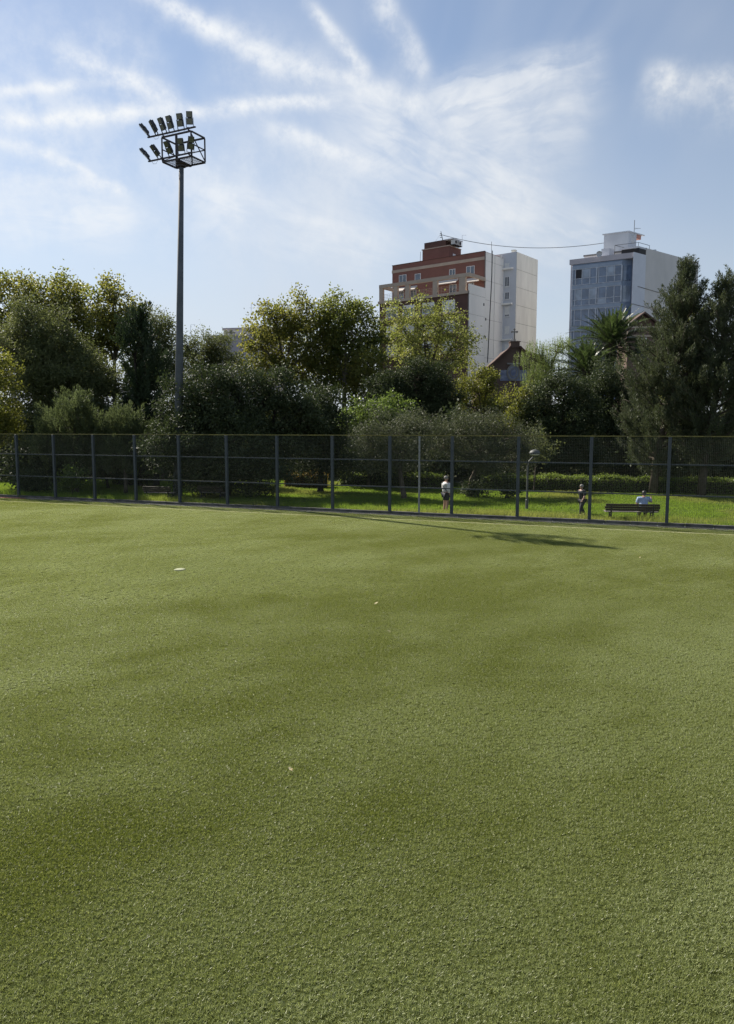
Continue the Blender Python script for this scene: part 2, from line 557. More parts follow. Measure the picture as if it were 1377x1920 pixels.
def turf_zone(name, y0, y1, cell, nblade, h0, h1, wd, label):
    xs_, ys_ = np.meshgrid(np.arange(-60, 60, cell), np.arange(-60, 60, cell))
    gx, gy = xs_.ravel() + rs.uniform(-0.4, 0.4, xs_.size) * cell, ys_.ravel() + rs.uniform(-0.4, 0.4, xs_.size) * cell
    x, y = gx * math.cos(0.61) - gy * math.sin(0.61), gx * math.sin(0.61) + gy * math.cos(0.61) + 22
    keep = (y > y0) & (y < y1) & (np.abs(x) < 0.49 * y + 2.2) & ((x - FA.x) * FN.x + (y - FA.y) * FN.y < -0.52 - cell / 2)
    x, y = x[keep], y[keep]
    # nap: swathes running away to the right, broken up by smaller scuffs
    ca, sa = math.cos(R(33)), math.sin(R(33))
    u, v = x * ca + y * sa, -x * sa + y * ca
    uw = u + 1.5 * vnoise(x * 0.3, y * 0.3, 15)
    vw = v + 1.2 * vnoise(x * 0.33 + 7, y * 0.28, 16)
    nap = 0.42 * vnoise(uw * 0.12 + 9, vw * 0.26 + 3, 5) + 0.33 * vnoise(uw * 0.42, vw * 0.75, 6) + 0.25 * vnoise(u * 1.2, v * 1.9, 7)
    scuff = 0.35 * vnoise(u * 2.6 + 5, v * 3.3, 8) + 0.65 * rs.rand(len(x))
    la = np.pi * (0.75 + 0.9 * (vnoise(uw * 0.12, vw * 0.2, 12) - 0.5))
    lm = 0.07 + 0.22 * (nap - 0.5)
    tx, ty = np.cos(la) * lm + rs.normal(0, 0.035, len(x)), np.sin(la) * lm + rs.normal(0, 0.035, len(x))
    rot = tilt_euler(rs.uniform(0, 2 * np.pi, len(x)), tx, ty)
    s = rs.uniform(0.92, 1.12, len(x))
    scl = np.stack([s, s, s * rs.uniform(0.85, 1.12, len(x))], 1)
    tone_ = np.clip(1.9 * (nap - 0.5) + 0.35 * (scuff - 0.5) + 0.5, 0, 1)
    tv = blades(rs, nblade, cell * 0.78, h0, h1, wd, 0.97, clus=nblade // 2)
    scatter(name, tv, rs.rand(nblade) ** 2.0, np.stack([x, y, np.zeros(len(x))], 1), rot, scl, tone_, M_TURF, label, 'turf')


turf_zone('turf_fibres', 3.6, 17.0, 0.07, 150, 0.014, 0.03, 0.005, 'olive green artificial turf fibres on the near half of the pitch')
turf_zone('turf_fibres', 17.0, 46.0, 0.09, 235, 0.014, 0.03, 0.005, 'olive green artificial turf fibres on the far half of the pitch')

# ------------------------------------------------------------------ fence
M_POST = mat('fence_paint', (0.04, 0.052, 0.062), 0.5, (0.055, 0.065, 0.075), 6, 4, 0.1, 50)
M_GALV = mat('galvanised_post', (0.28, 0.29, 0.29), 0.45, (0.2, 0.2, 0.2), 8, 4, metal=0.4)
M_WIRE = mat('fence_wire', (0.085, 0.095, 0.075), 0.5, (0.11, 0.115, 0.08), 4, 3, metal=0.2)
M_YELLOW = mat('yellow_rail', (0.2, 0.17, 0.03), 0.6, (0.11, 0.1, 0.03), 2.5, 5)
fence = thing('mesh_fence', (0, 34.8, 0), 'tall dark grey wire mesh fence with yellow top rail along the pitch', 'fence')
FH = 3.53
PX = [-34, 36, 105, 179, 256, 338, 427, 521, 624, 731, 786, 847, 970, 1105, 1250, 1405]
posts = []
for px in PX:
    Y = 38.0
    for _ in range(30):
        X = (px - 688.5) / FPX * (Y * math.cos(PITCH) + EYE * math.sin(PITCH))
        Y = fence_y(X)
    posts.append(Vector((X, Y, 0)))
posts = [posts[0] - (posts[1] - posts[0]) * k for k in (2, 1)] + posts + [posts[-1] + (posts[-1] - posts[-2]) * k for k in (1, 2)]
fd3, fn3 = Vector((FD.x, FD.y, 0)), Vector((FN.x, FN.y, 0))
RZ = Matrix.Rotation(math.atan2(FD.y, FD.x), 3, 'Z')
for i, p in enumerate(posts):
    thin = (i == 12)
    w_ = 0.075 if thin else 0.125
    mb = MB()
    mb.box(p + Vector((0, 0, FH / 2 - 0.06)), (w_, w_, FH - 0.0), RZ)
    mb.box(p + Vector((0, 0, FH - 0.055)), (w_ + 0.016, w_ + 0.016, 0.02), RZ)
    mb.build('post', M_GALV if thin else M_POST, fence, bevel=0.006)
for i in range(len(posts) - 1):
    a, b = posts[i] + fd3 * 0.063, posts[i + 1] - fd3 * 0.063
    L = (b - a).length
    for zf in (0.345, 0.685):
        MB().beam(a + Vector((0, 0, FH * zf)), b + Vector((0, 0, FH * zf)), 0.05, 0.05).build('rail', M_POST, fence)
    a2, b2 = posts[i], posts[i + 1]
    MB().beam(a2 + Vector((0, 0, FH - 0.015)), b2 + Vector((0, 0, FH - 0.015)), 0.05, 0.042).build('top_rail', M_YELLOW, fence)
    mb = MB()
    n = int(L / 0.066)
    for k in range(1, n):
        q = a + fd3 * (L * k / n) - fn3 * 0.034
        mb.beam(q + Vector((0, 0, 0.14)), q + Vector((0, 0, FH - 0.03)), 0.0032, 0.0032, up=(0, 1, 0))
    nz = int((FH - 0.2) / 0.062)
    for k in range(nz):
        z = 0.15 + k * (FH - 0.2) / nz
        o1, o2 = a - fn3 * 0.039, b - fn3 * 0.039
        mb.beam(o1 + Vector((0, 0, z)), o2 + Vector((0, 0, z)), 0.0038, 0.0038)
    mb.build('mesh_panel', M_WIRE, fence)
# kerb stones under the fence
kerb = thing('kerb', (0, 34.6, 0), 'low dark concrete kerb of long stones under the mesh fence', 'kerb')
tot = (posts[-1] - posts[0]).length
nk = int(tot / 1.0)
for k in range(nk):
    a = posts[0] + fd3 * (tot * k / nk + 0.006)
    b = posts[0] + fd3 * (tot * (k + 1) / nk - 0.006)
    hz = 0.13 + random.Random(k).uniform(-0.008, 0.008)
    MB().beam(a + Vector((0, 0, hz / 2)), b + Vector((0, 0, hz / 2)), 0.2, hz).build('kerb_stone', M_KERB, kerb, bevel=0.012)

# white spot and litter on the pitch
M_SPOT = mat('white_paint_on_turf', (0.38, 0.39, 0.25), 0.8, (0.3, 0.32, 0.18), 40, 3, 0.6, 120)
sp = ground(338, 1069)
mb = MB()
r1 = random.Random(4)
pts = [(0.15 + r1.uniform(-0.01, 0.01)) for k in range(28)]
vs = [Vector((sp.x, sp.y, 0.036))]
for k, r_ in enumerate(pts):
    a = 2 * math.pi * k / 28
    vs.append(Vector((sp.x + math.cos(a) * r_ * 0.8, sp.y + math.sin(a) * r_ * 0.8, 0.035)))
for k, r_ in enumerate(pts):
    a = 2 * math.pi * k / 28
    vs.append(Vector((sp.x + math.cos(a) * r_, sp.y + math.sin(a) * r_, 0.026)))
for k, r_ in enumerate(pts):
    a = 2 * math.pi * k / 28
    vs.append(Vector((sp.x + math.cos(a) * r_, sp.y + math.sin(a) * r_, 0.01)))
fs = [(0, 1 + k, 1 + (k + 1) % 28) for k in range(28)]
for o_ in (1, 29):
    fs += [(o_ + k, o_ + 28 + k, o_ + 28 + (k + 1) % 28, o_ + (k + 1) % 28) for k in range(28)]
mb.add(vs, fs)
tag(mb.build('marker_disc', M_SPOT, smooth=True), 'flat round white marker lying on the turf left of centre', 'marker')
M_LITTER = mat('dry_leaf', (0.55, 0.5, 0.3), 0.7, (0.4, 0.3, 0.12), 30, 3)
for k, (px, py, nm, lb) in enumerate([
        (706, 1135, 'fallen_leaf', 'pale fallen leaf on the turf near the middle of the picture'),
        (545, 1450, 'fallen_leaf', 'small pale leaf on the turf in the foreground'),
        (1200, 1048, 'fallen_leaf', 'tiny pale leaf on the turf at right near the bench'),
        (976, 1048, 'fallen_leaf', 'pale leaf on the turf below the floodlight shadow'),
        (730, 1188, 'fallen_leaf', 'small pale leaf on the turf just below the middle leaf'),
        (168, 1110, 'fallen_leaf', 'small pale leaf on the turf left of the white marker')]):
    q = ground(px, py)
    r1 = random.Random(k)
    mb = MB()
    M = Matrix.Rotation(r1.uniform(0, 6), 3, 'Z') @ Matrix.Rotation(0.35, 3, 'X')
    sz = 0.035 if k else 0.05
    out = [(0, -1, 0), (0.35, -0.55, 0.1), (0.75, -0.2, 0.18), (0.4, 0.2, 0.08), (0.45, 0.65, 0.2), (0, 1, 0.05), (-0.4, 0.6, 0.15), (-0.45, 0.15, 0.05), (-0.7, -0.25, 0.2), (-0.3, -0.6, 0.1)]
    top = [q + M @ (Vector(v) * sz) + Vector((0, 0, 0.05)) for v in out]
    bot = [p - Vector((0, 0, 0.003)) for p in top]
    cn = [q + Vector((0, 0, 0.048)), q + Vector((0, 0, 0.045))]
    n_ = len(out)
    fs = [(2 * n_, i, (i + 1) % n_) for i in range(n_)] + [(2 * n_ + 1, n_ + (i + 1) % n_, n_ + i) for i in range(n_)] + [(i, n_ + i, n_ + (i + 1) % n_, (i + 1) % n_) for i in range(n_)]
    mb.add(top + bot + cn, fs)
    tag(mb.build(nm, M_LITTER), lb, 'leaf', 'fallen leaves on the turf')

# ------------------------------------------------------------------ floodlight mast
M_STEEL = mat('mast_steel', (0.12, 0.13, 0.145), 0.75, (0.09, 0.1, 0.11), 2.0, 5, spec=0.25)
M_CAGE = mat('cage_steel', (0.035, 0.035, 0.045), 0.55, (0.06, 0.045, 0.04), 5.0, 5, metal=0.2)
M_LAMPB = mat('lamp_housing', (0.06, 0.065, 0.075), 0.5, (0.04, 0.042, 0.05), 8, 3, metal=0.4)
M_LENS = mat('lamp_lens', (0.13, 0.13, 0.08), 0.25, (0.08, 0.085, 0.06), 40, 2, spec=0.6)
mast_base = Vector((-10.51, 42.57, 0))
mast = thing('floodlight_mast', mast_base, 'tall grey floodlight mast with a steel cage of lamps above the trees', 'floodlight')
mast_top = at(340.5, 306, 42.4)
MB().tube([mast_base, mast_base.lerp(mast_top, 0.5), mast_top], [0.26, 0.195, 0.125], 16).build('pole', M_STEEL, mast, smooth=True)
MB().lathe(mast_top + Vector((0, 0, -0.22)), [(0.15, 0), (0.24, 0.03), (0.24, 0.10), (0.3, 0.16), (0.3, 0.22)], 14).build('head_plate', M_CAGE, mast)
MB().box(mast_base + Vector((0, 0, 0.03)), (0.7, 0.7, 0.06)).build('base_plate', M_STEEL, mast)
cu = Vector((math.cos(R(-27)), math.sin(R(-27)), 0))             # long side of the cage
cv = Vector((-cu.y, cu.x, 0))
cc = mast_top + Vector((0.12, 0.05, 0.03))
cl, cw, ch = 1.95, 1.1, 1.27


def cg(a, b, z):
    return cc + cu * a + cv * b + Vector((0, 0, z))


mb = MB()
for z in (0.03, ch):
    for b in (-cw / 2, cw / 2):
        mb.beam(cg(-cl / 2, b, z), cg(cl / 2, b, z), 0.075, 0.075)
    for a in (-cl / 2, cl / 2):
        mb.beam(cg(a, -cw / 2 + 0.04, z), cg(a, cw / 2 - 0.04, z), 0.07, 0.07)
for a in (-cl / 2, cl / 2):
    for b in (-cw / 2, cw / 2):
        mb.beam(cg(a, b, 0.07), cg(a, b, ch - 0.04), 0.07, 0.07)
mb.beam(cg(0.0, -cw / 2, 0.07), cg(0.0, -cw / 2, ch - 0.04), 0.11, 0.11)
mb.beam(cg(0.0, -cw / 2, 0.0), cg(0.0, cw / 2, 0.0), 0.14, 0.1)
mb.beam(cg(0.1, cw / 2, 0.07), cg(0.1, cw / 2, ch - 0.04), 0.06, 0.06)
for b in (cw / 2,):
    mb.beam(cg(-cl / 2, b, 0.66), cg(cl / 2, b, 0.66), 0.045, 0.045)
mb.beam(cg(-cl / 2, -cw / 2, 0.66), cg(-cl / 2, cw / 2, 0.66), 0.045, 0.045)
mb.beam(cg(cl / 2, -cw / 2, 0.66), cg(cl / 2, cw / 2, 0.66), 0.045, 0.045)
mb.beam(cg(-cl / 2, cw / 2, 0.66), cg(-cl / 2, -cw / 2, 0.08), 0.04, 0.04)
mb.beam(cg(cl / 2, -cw / 2, ch - 0.1), cg(cl / 2, cw / 2, 0.08), 0.04, 0.04)
mb.build('cage', M_CAGE, mast)
for a0, a1 in ((-cl / 2 + 0.05, -0.1), (0.1, cl / 2 - 0.05)):      # grating platform
    mb = MB()
    n = 8
    for k in range(n):
        a = a0 + (a1 - a0) * (k + 0.5) / n
        mb.beam(cg(a, -cw / 2 + 0.04, 0.05), cg(a, cw / 2 - 0.04, 0.05), 0.008, 0.02)
    for k in range(6):
        b = -cw / 2 + 0.06 + (cw - 0.12) * k / 5
        mb.beam(cg(a0, b, 0.052), cg(a1, b, 0.052), 0.008, 0.018)
    mb.build('platform_grating', M_CAGE, mast)
for z, a0, a1, b in ((ch + 0.11, -1.85, 1.35, -cw / 2 - 0.1), (0.16, -1.85, 1.1, -cw / 2 - 0.1)):
    mb = MB()
    mb.beam(cg(a0, b, z), cg(a1, b, z), 0.085, 0.06)
    for a in (-0.85, 0.85):
        mb.beam(cg(a, b + 0.03, z - 0.05), cg(a, -cw / 2 + 0.1, z - 0.05), 0.05, 0.05)
    mb.build('lamp_bar', M_CAGE, mast)


def flood(a, b, z, yaw, tilt, ln=0.64, wd=0.31):
    """two-module floodlight standing on the bar; yaw = direction it shines to, tilt = lean towards the ground"""
    foot = cg(a, b, z)
    M = Matrix.Rotation(yaw, 3, 'Z') @ Matrix.Rotation(tilt, 3, 'Y')    # local x = beam direction, z = up along the lamp
    P = lambda x, y, q: foot + M @ Vector((x, y, q))
    body = MB()
    for q in (0.12 + ln * 0.25, 0.12 + ln * 0.75):
        body.box(P(0, 0, q), (0.07, wd, ln / 2 - 0.025), M)
        for k in range(7):
            body.box(P(-0.085, -wd * 0.4 + wd * 0.8 * k / 6, q), (0.1, 0.016, ln / 2 - 0.1), M)
    body.beam(P(0, -wd / 2 - 0.025, 0.0), P(0, -wd / 2 - 0.025, ln * 0.72), 0.022, 0.05, up=M @ Vector((1, 0, 0)))
    body.beam(P(0, wd / 2 + 0.025, 0.0), P(0, wd / 2 + 0.025, ln * 0.72), 0.022, 0.05, up=M @ Vector((1, 0, 0)))
    body.beam(P(0, -wd / 2 - 0.03, 0.0), P(0, wd / 2 + 0.03, 0.0), 0.05, 0.022, up=M @ Vector((0, 0, 1)))
    body.box(P(-0.12, 0, 0.12 + ln * 0.5), (0.08, 0.2, 0.14), M)
    ob = body.build('floodlight', M_LAMPB, mast)
    for q in (0.12 + ln * 0.25, 0.12 + ln * 0.75):
        MB().box(P(0.037, 0, q), (0.012, wd - 0.05, ln / 2 - 0.075), M).build('lens', M_LENS, ob)


for a, yaw, tilt in ((-1.72, 190, 42), (-1.2, 208, 30), (-0.68, 228, 26), (-0.2, 238, 22), (0.42, 255, 16), (1.0, 272, 12)):
    flood(a, -cw / 2 - 0.1, ch + 0.14, R(yaw), R(tilt))
for a, yaw, tilt in ((-1.72, 190, 44), (-1.05, 214, 40), (-0.25, 236, 34), (0.42, 262, 18), (0.98, 296, 22)):
    flood(a, -cw / 2 - 0.1, 0.19, R(yaw), R(tilt))
for (a, z) in ((-1.45, ch + 0.08), (-0.5, ch + 0.08), (0.25, ch + 0.08), (-1.6, 0.12)):
    q = cg(a, -cw / 2 - 0.12, z)
    MB().tube([q, q + cu * 0.1 - Vector((0, 0, 0.14)), q + cu * 0.3 - Vector((0, 0, 0.16)), q + cu * 0.42], 0.008, 4).build('cable', M_CAGE, mast)


# ------------------------------------------------------------------ buildings
class Frame:
    """a = metres along the facade (to the left), b = metres into the building, z = height"""
    def __init__(self, c, f, s):
        self.c, self.f, self.s = Vector((c[0], c[1], 0)), Vector((f[0], f[1], 0)).normalized(), Vector((s[0], s[1], 0)).normalized()

    def p(self, a, b, z):
        return self.c + self.f * a + self.s * b + Vector((0, 0, z))

    def front(self, px, py, b=0.0):           # pixel -> (a, z) on the plane b
        r = ray(px, py)
        n = Vector((-self.f.y, self.f.x, 0))
        o = self.p(0, b, 0)
        t_ = (o - Vector((0, 0, EYE))).dot(n) / r.dot(n)
        q = Vector((0, 0, EYE)) + r * t_
        return (q - o).dot(self.f), q.z

    def side(self, px, py, a=0.0):            # pixel -> (b, z) on the side plane
        r = ray(px, py)
        n = Vector((-self.s.y, self.s.x, 0))
        o = self.p(a, 0, 0)
        t_ = (o - Vector((0, 0, EYE))).dot(n) / r.dot(n)
        q = Vector((0, 0, EYE)) + r * t_
        return (q - o).dot(self.s), q.z

    def box(self, mb, a0, a1, b0, b1, z0, z1):
        P = self.p
        return mb.hexa([P(a0, b0, z0), P(a1, b0, z0), P(a1, b1, z0), P(a0, b1, z0), P(a0, b0, z1), P(a1, b0, z1), P(a1, b1, z1), P(a0, b1, z1)])

    def part(self, name, m, parent, a0, a1, b0, b1, z0, z1, bevel=0.0):
        return self.box(MB(), a0, a1, b0, b1, z0, z1).build(name, m, parent, bevel=bevel)


GZ = 5.5                                       # street level
M_BRICK = mat('red_render', (0.215, 0.105, 0.085), 0.85, (0.18, 0.09, 0.074), 0.5, 5, 0.2, 14, spec=0.2)
M_DBRICK = mat('dark_brick', (0.11, 0.062, 0.052), 0.85, (0.085, 0.05, 0.043), 0.7, 5, 0.2, 14, spec=0.2)
M_BEIGE = mat('beige_trim', (0.45, 0.37, 0.3), 0.8, (0.38, 0.31, 0.25), 0.6, 5, spec=0.2)
M_WHITE = mat('white_cladding', (0.86, 0.84, 0.79), 0.7, (0.78, 0.76, 0.71), 0.35, 6, spec=0.3, stretch=(1, 1, 0.25))
M_WHITE2 = mat('weathered_white_cladding', (0.84, 0.81, 0.73), 0.75, (0.7, 0.67, 0.6), 0.6, 6, spec=0.3, stretch=(1, 1, 0.2))
M_GREYW = mat('grey_wall', (0.6, 0.62, 0.66), 0.8, (0.54, 0.56, 0.6), 0.5, 5, spec=0.2)
M_JOINT = mat('wall_joint', (0.22, 0.21, 0.2), 0.9, spec=0.1)
M_FRAMEW = mat('white_window_frame', (0.78, 0.78, 0.78), 0.5)
M_GLASS = glass_mat('window_glass', (0.10, 0.13, 0.17))
M_DARK = mat('dark_opening', (0.012, 0.012, 0.014), 0.6)
M_ALU = mat('grey_aluminium', (0.46, 0.5, 0.56), 0.45, (0.36, 0.38, 0.42), 2, 3, metal=0.3)
M_BLIND = mat('white_blind', (0.75, 0.75, 0.73), 0.7, (0.68, 0.68, 0.66), 3, 3)
M_ACUNIT = mat('ac_casing', (0.6, 0.6, 0.58), 0.6, (0.5, 0.5, 0.48), 3, 3)
M_IRON = mat('black_iron', (0.03, 0.03, 0.032), 0.6)
M_AWN = mat('awning_cloth', (0.62, 0.56, 0.5), 0.8, (0.55, 0.5, 0.44), 4, 2)


def window(F, parent, a0, a1, b, z0, z1, panes=2, fm=None, gm=None, frame=0.07, shutter=0.0):
    """framed window standing 3 cm proud of the wall plane b, each pane its own sub-part"""
    fm, gm = fm or M_FRAMEW, gm or M_GLASS
    mb = MB()
    F.box(mb, a0, a0 + frame, b - 0.05, b + 0.1, z0, z1)
    F.box(mb, a1 - frame, a1, b - 0.05, b + 0.1, z0, z1)
    F.box(mb, a0 + frame, a1 - frame, b - 0.047, b + 0.1, z0, z0 + frame)
    F.box(mb, a0 + frame, a1 - frame, b - 0.047, b + 0.1, z1 - frame, z1)
    for k in range(1, panes):
        a = a0 + (a1 - a0) * k / panes
        F.box(mb, a - frame * 0.5, a + frame * 0.5, b - 0.044, b + 0.1, z0 + frame, z1 - frame)
    F.box(mb, a0 - 0.08, a1 + 0.08, b - 0.12, b - 0.053, z0 - 0.07, z0 + 0.0)
    wobj = mb.build('window', fm, parent)
    for k in range(panes):
        p0, p1 = a0 + (a1 - a0) * k / panes + frame * 0.4, a0 + (a1 - a0) * (k + 1) / panes - frame * 0.4
        F.part('pane', gm, wobj, p0, p1, b - 0.02, b - 0.005, z0 + frame * 0.9, z1 - frame * 0.9)
    if shutter > 0:
        F.part('roller_blind', M_BLIND, wobj, a0 + frame, a1 - frame, b - 0.035, b - 0.022, z1 - (z1 - z0) * shutter, z1 - frame)
    return wobj


# --- brick and white block of flats
F1 = Frame((18.8, 125.0), (-0.79, 0.6125), (0.6125, 0.79))
b1 = thing('apartment_building', (18.8, 125.0, GZ), 'red brick and white block of flats with beige pergola terrace', 'building')
ztop = F1.front(904, 472)[1]
a_end = F1.front(736, 497)[0]
zter = F1.front(871.5, 547, -5)[1]            # terrace floor
F1.part('upper_wall', M_BRICK, b1, 0.25, a_end, 0.0, 8.0, zter, ztop)
F1.part('lower_wall', M_DBRICK, b1, 0.25, 17.3, -4.95, 9.0, GZ - 0.5, zter - 0.30)
F1.part('terrace_slab', M_BEIGE, b1, 0.253, 17.5, -5.15, 0.0, zter - 0.30, zter + 0.12)
zb0, zb1 = F1.front(904, 487.5)[1], F1.front(904, 481.7)[1]
F1.part('cornice_band', M_BEIGE, b1, 0.26, a_end + 0.05, -0.08, 0.0, zb0, zb1)
F1.part('parapet_cap', M_DBRICK, b1, 0.26, a_end + 0.06, -0.06, 0.3, ztop, ztop + 0.08)
for (x0, x1, y0, y1, n) in ((748.7, 762.5, 516.4, 531, 2), (778.4, 789.3, 514, 526, 1), (843, 854, 505.5, 516, 2), (875, 890, 500, 514.2, 2)):
    a1_, zz1 = F1.front(x0, y0)
    a0_, zz0 = F1.front(x1, y1)
    window(F1, b1, a0_, a1_, 0.0, zz0, zz1, n)
# terrace level windows and doors, awnings
for (x0, x1, y0, y1) in ((744, 758, 547, 560), (770, 781, 544, 558), (843, 856, 534, 549), (880, 889, 531, 541)):
    a1_, zz1 = F1.front(x0, y0)
    a0_, zz0 = F1.front(x1, y1)
    window(F1, b1, a0_, a1_, 0.0, max(zz0, zter + 0.2), zz1, 2)
for (x0, x1, y) in ((740, 761, 541.5), (766, 783, 538), (821, 860, 528), (874, 903, 523.5)):
    a1_, zz1 = F1.front(x0, y)
    a0_, _ = F1.front(x1, y)
    mb = MB()
    P = F1.p
    mb.hexa([P(a0_, -0.9, zz1 - 0.75), P(a1_, -0.9, zz1 - 0.75), P(a1_, 0.0, zz1 - 0.15), P(a0_, 0.0, zz1 - 0.15), P(a0_, -0.9, zz1 - 0.62), P(a1_, -0.9, zz1 - 0.62), P(a1_, 0.0, zz1 + 0.05), P(a0_, 0.0, zz1 + 0.05)])
    mb.build('awning', M_AWN, b1)
# pergola
zp1 = F1.front(873, 512, -5)[1]
zp0 = zp1 - 0.55
F1.part('pergola_beam', M_BEIGE, b1, 0.0, 17.3, -5.1, -4.75, zp0, zp1)
for a in (0.0, 16.95):
    F1.part('pergola_beam', M_BEIGE, b1, a, a + 0.35, -4.75, 0.0, zp0 + 0.01, zp1 - 0.01)
for px, wd_ in ((715, 0.75), (742, 0.8), (764, 0.8), (816, 0.85), (867, 1.15)):
    a_, _ = F1.front(px, 540, -5)
    a_ = max(a_, 0.02 + wd_ / 2)
    F1.part('pergola_post', M_BEIGE, b1, a_ - wd_ / 2, a_ + wd_ / 2, -5.05, -4.6, zter + 0.12, zp0)
mb = MB()
for z in (0.35, 0.6, 0.85, 1.08):
    mb.beam(F1.p(0.3, -4.9, zter + 0.1 + z), F1.p(17.2, -4.9, zter + 0.1 + z), 0.035, 0.035)
for k in range(36):
    a = 0.3 + 16.9 * k / 35
    mb.beam(F1.p(a, -4.9, zter + 0.12), F1.p(a, -4.9, zter + 1.16), 0.02, 0.02)
mb.build('railing', M_BEIGE, b1)
# lower floor windows behind the trees
for j in range(3):
    z1_ = zter - 1.0 - 3.05 * j
    for a in (2.6, 6.4, 10.2, 13.6):
        window(F1, b1, a, a + 2.3, -4.95, z1_ - 1.7, z1_, 2, shutter=0.85 if (a < 3 or j == 1) else 0.3)
    F1.part('balcony_slab', M_BEIGE, b1, 1.5, 16.8, -6.0, -4.95, z1_ - 2.2, z1_ - 1.98)
# white side wall: storey-high panels with open joints, stepped round the terrace
ztl = F1.side(905, 486)[1]
zj = [ztl - 3.02 * k for k in range(0, 9)]
bm = F1.side(945, 483)[0]
zside = F1.side(905, 470)[1]
F1.part('side_core', M_JOINT, b1, 0.05, 0.25, 0.02, bm - 0.02, GZ, zside - 0.05)
F1.part('side_core', M_JOINT, b1, 0.05, 0.252, -4.98, 0.02, GZ, zter - 0.2)
zz_hi = zside
for k, z in enumerate(zj):
    split = 2.85
    for (q0, q1) in ((0.0, split), (split + 0.12, bm)):
        F1.part('wall_panel', M_WHITE, b1, 0.0, 0.06, q0, q1, z + 0.02, zz_hi - 0.02)
    zz_hi = z
zl = F1.side(873, 513)[1]
# the stepped wall beside the terrace (sloping top edge)
zr1, zr2 = F1.side(873, 535)[1], F1.side(904, 540)[1]
prev = zter + 1.15
for k in range(0, 8):
    z = F1.side(880, 550)[1] - 3.02 * k
    F1.part('wall_panel', M_WHITE, b1, 0.0, 0.06, -5.0, -0.03, z + 0.02, prev - 0.02)
    prev = z
F1.part('terrace_side_wall', M_WHITE, b1, 0.063, 0.22, -5.0, -0.05, zter + 0.12, zter + 1.12)
MB().tube([F1.p(-0.05, *F1.side(923, 470)), F1.p(-0.05, *F1.side(922, 520)), F1.p(-0.05, *F1.side(918, 600)), F1.p(-0.05, *F1.side(914, 680))], 0.07, 6).build('downpipe', M_IRON, b1)
for (px, py) in ((907.5, 571), (911, 598.5), (910, 632)):
    b_0, z_0 = F1.side(px, py)
    F1.part('vent', M_DARK, b1, -0.03, 0.02, b_0 - 0.15, b_0 + 0.15, z_0 - 0.2, z_0 + 0.2)
F1.part('roof', M_GREYW, b1, 0.1, a_end - 0.1, 0.31, bm, ztop - 0.9, ztop - 0.25)
F1.part('roof_wall', M_WHITE, b1, 0.0, 7.0, 5.0, 5.3, ztop - 0.3, F1.side(905, 468)[1] + 0.35)
# penthouse and its plant
a0_, zz0 = F1.front(843, 461, 1.5)
a1_, _ = F1.front(792.5, 469, 1.5)
zph = zz0
F1.part('penthouse_wall', M_BRICK, b1, a0_, a1_, 1.5, 5.2, ztop - 0.3, zph)
F1.part('penthouse_cap', M_BEIGE, b1, a0_ - 0.05, a1_ + 0.12, 1.4, 5.25, zph, zph + 0.14)
a2_, zz2 = F1.front(836, 449, 1.9)
a3_, _ = F1.front(796, 453, 1.9)
F1.part('penthouse_top', M_DBRICK, b1, a2_, a3_, 1.9, 5.1, zph + 0.14, zz2)
F1.part('roof_hatch_slab', M_GREYW, b1, a0_ - 0.6, a2_ + 0.2, 1.8, 4.8, zz2 - 0.12, zz2 + 0.02)
for k, (bq, zq) in enumerate(((1.9, -0.95), (3.2, -1.0))):
    o_ = F1.part('ac_unit', M_ACUNIT, b1, a0_ - 0.75, a0_ - 0.05, bq, bq + 0.95, zz2 - 0.95, zz2 - 0.2, bevel=0.03)
    mb = MB()
    mb.tube([F1.p(a0_ - 0.76, bq + 0.45, zz2 - 0.57), F1.p(a0_ - 0.79, bq + 0.45, zz2 - 0.57)], [0.28, 0.28], 12)
    mb.build('fan_grille', M_DARK, o_)
F1.part('ac_shelf', M_IRON, b1, a0_ - 0.8, a0_ - 0.0, 1.8, 4.3, zz2 - 1.05, zz2 - 0.96)
a0w, z0w = F1.side(851, 468, a0_)[0], F1.side(851, 474, a0_)[1]
mbw = MB()
F1.box(mbw, a0_ - 0.04, a0_ - 0.0, 2.6, 3.5, ztop + 0.15, ztop + 1.1)
mbw.build('window', M_FRAMEW, b1)
# aerials
pm = F1.p((a2_ + a3_) / 2 - 1.2, 2.5, zz2)
MASTTOP = at(827, 434, pm.y)
mb = MB()
mb.tube([pm, MASTTOP], [0.07, 0.05], 6)
for z in (0.35, 0.65, 0.95):
    q = MASTTOP - Vector((0, 0, z))
    mb.beam(q - Vector((0.16, 0, 0)), q + Vector((0.16, 0, 0)), 0.05, 0.08)
mb.tube([MASTTOP - Vector((0, 0, 0.3)), pm + F1.f * 1.6], 0.015, 4)
mb.build('wire_mast', M_IRON, b1)
q = at(867, 462, 130)
q2 = at(867, 441, 130)
mb = MB()
mb.tube([q, q2], 0.03, 5)
mb.beam(q2, q2 + Vector((0.7, 0, 0)), 0.03, 0.03)
mb.build('aerial', M_ALU, b1)
q, q2 = at(788, 488, 136), at(789, 472, 136)
MB().tube([q - Vector((0, 0, 0.6)), q2], 0.035, 5).build('aerial', M_IRON, b1)
q, q2 = at(922, 484, 126.5), at(922, 453, 126.5)
MB().tube([q, q2], 0.035, 5).build('aerial', M_IRON, b1)
POST2 = q2
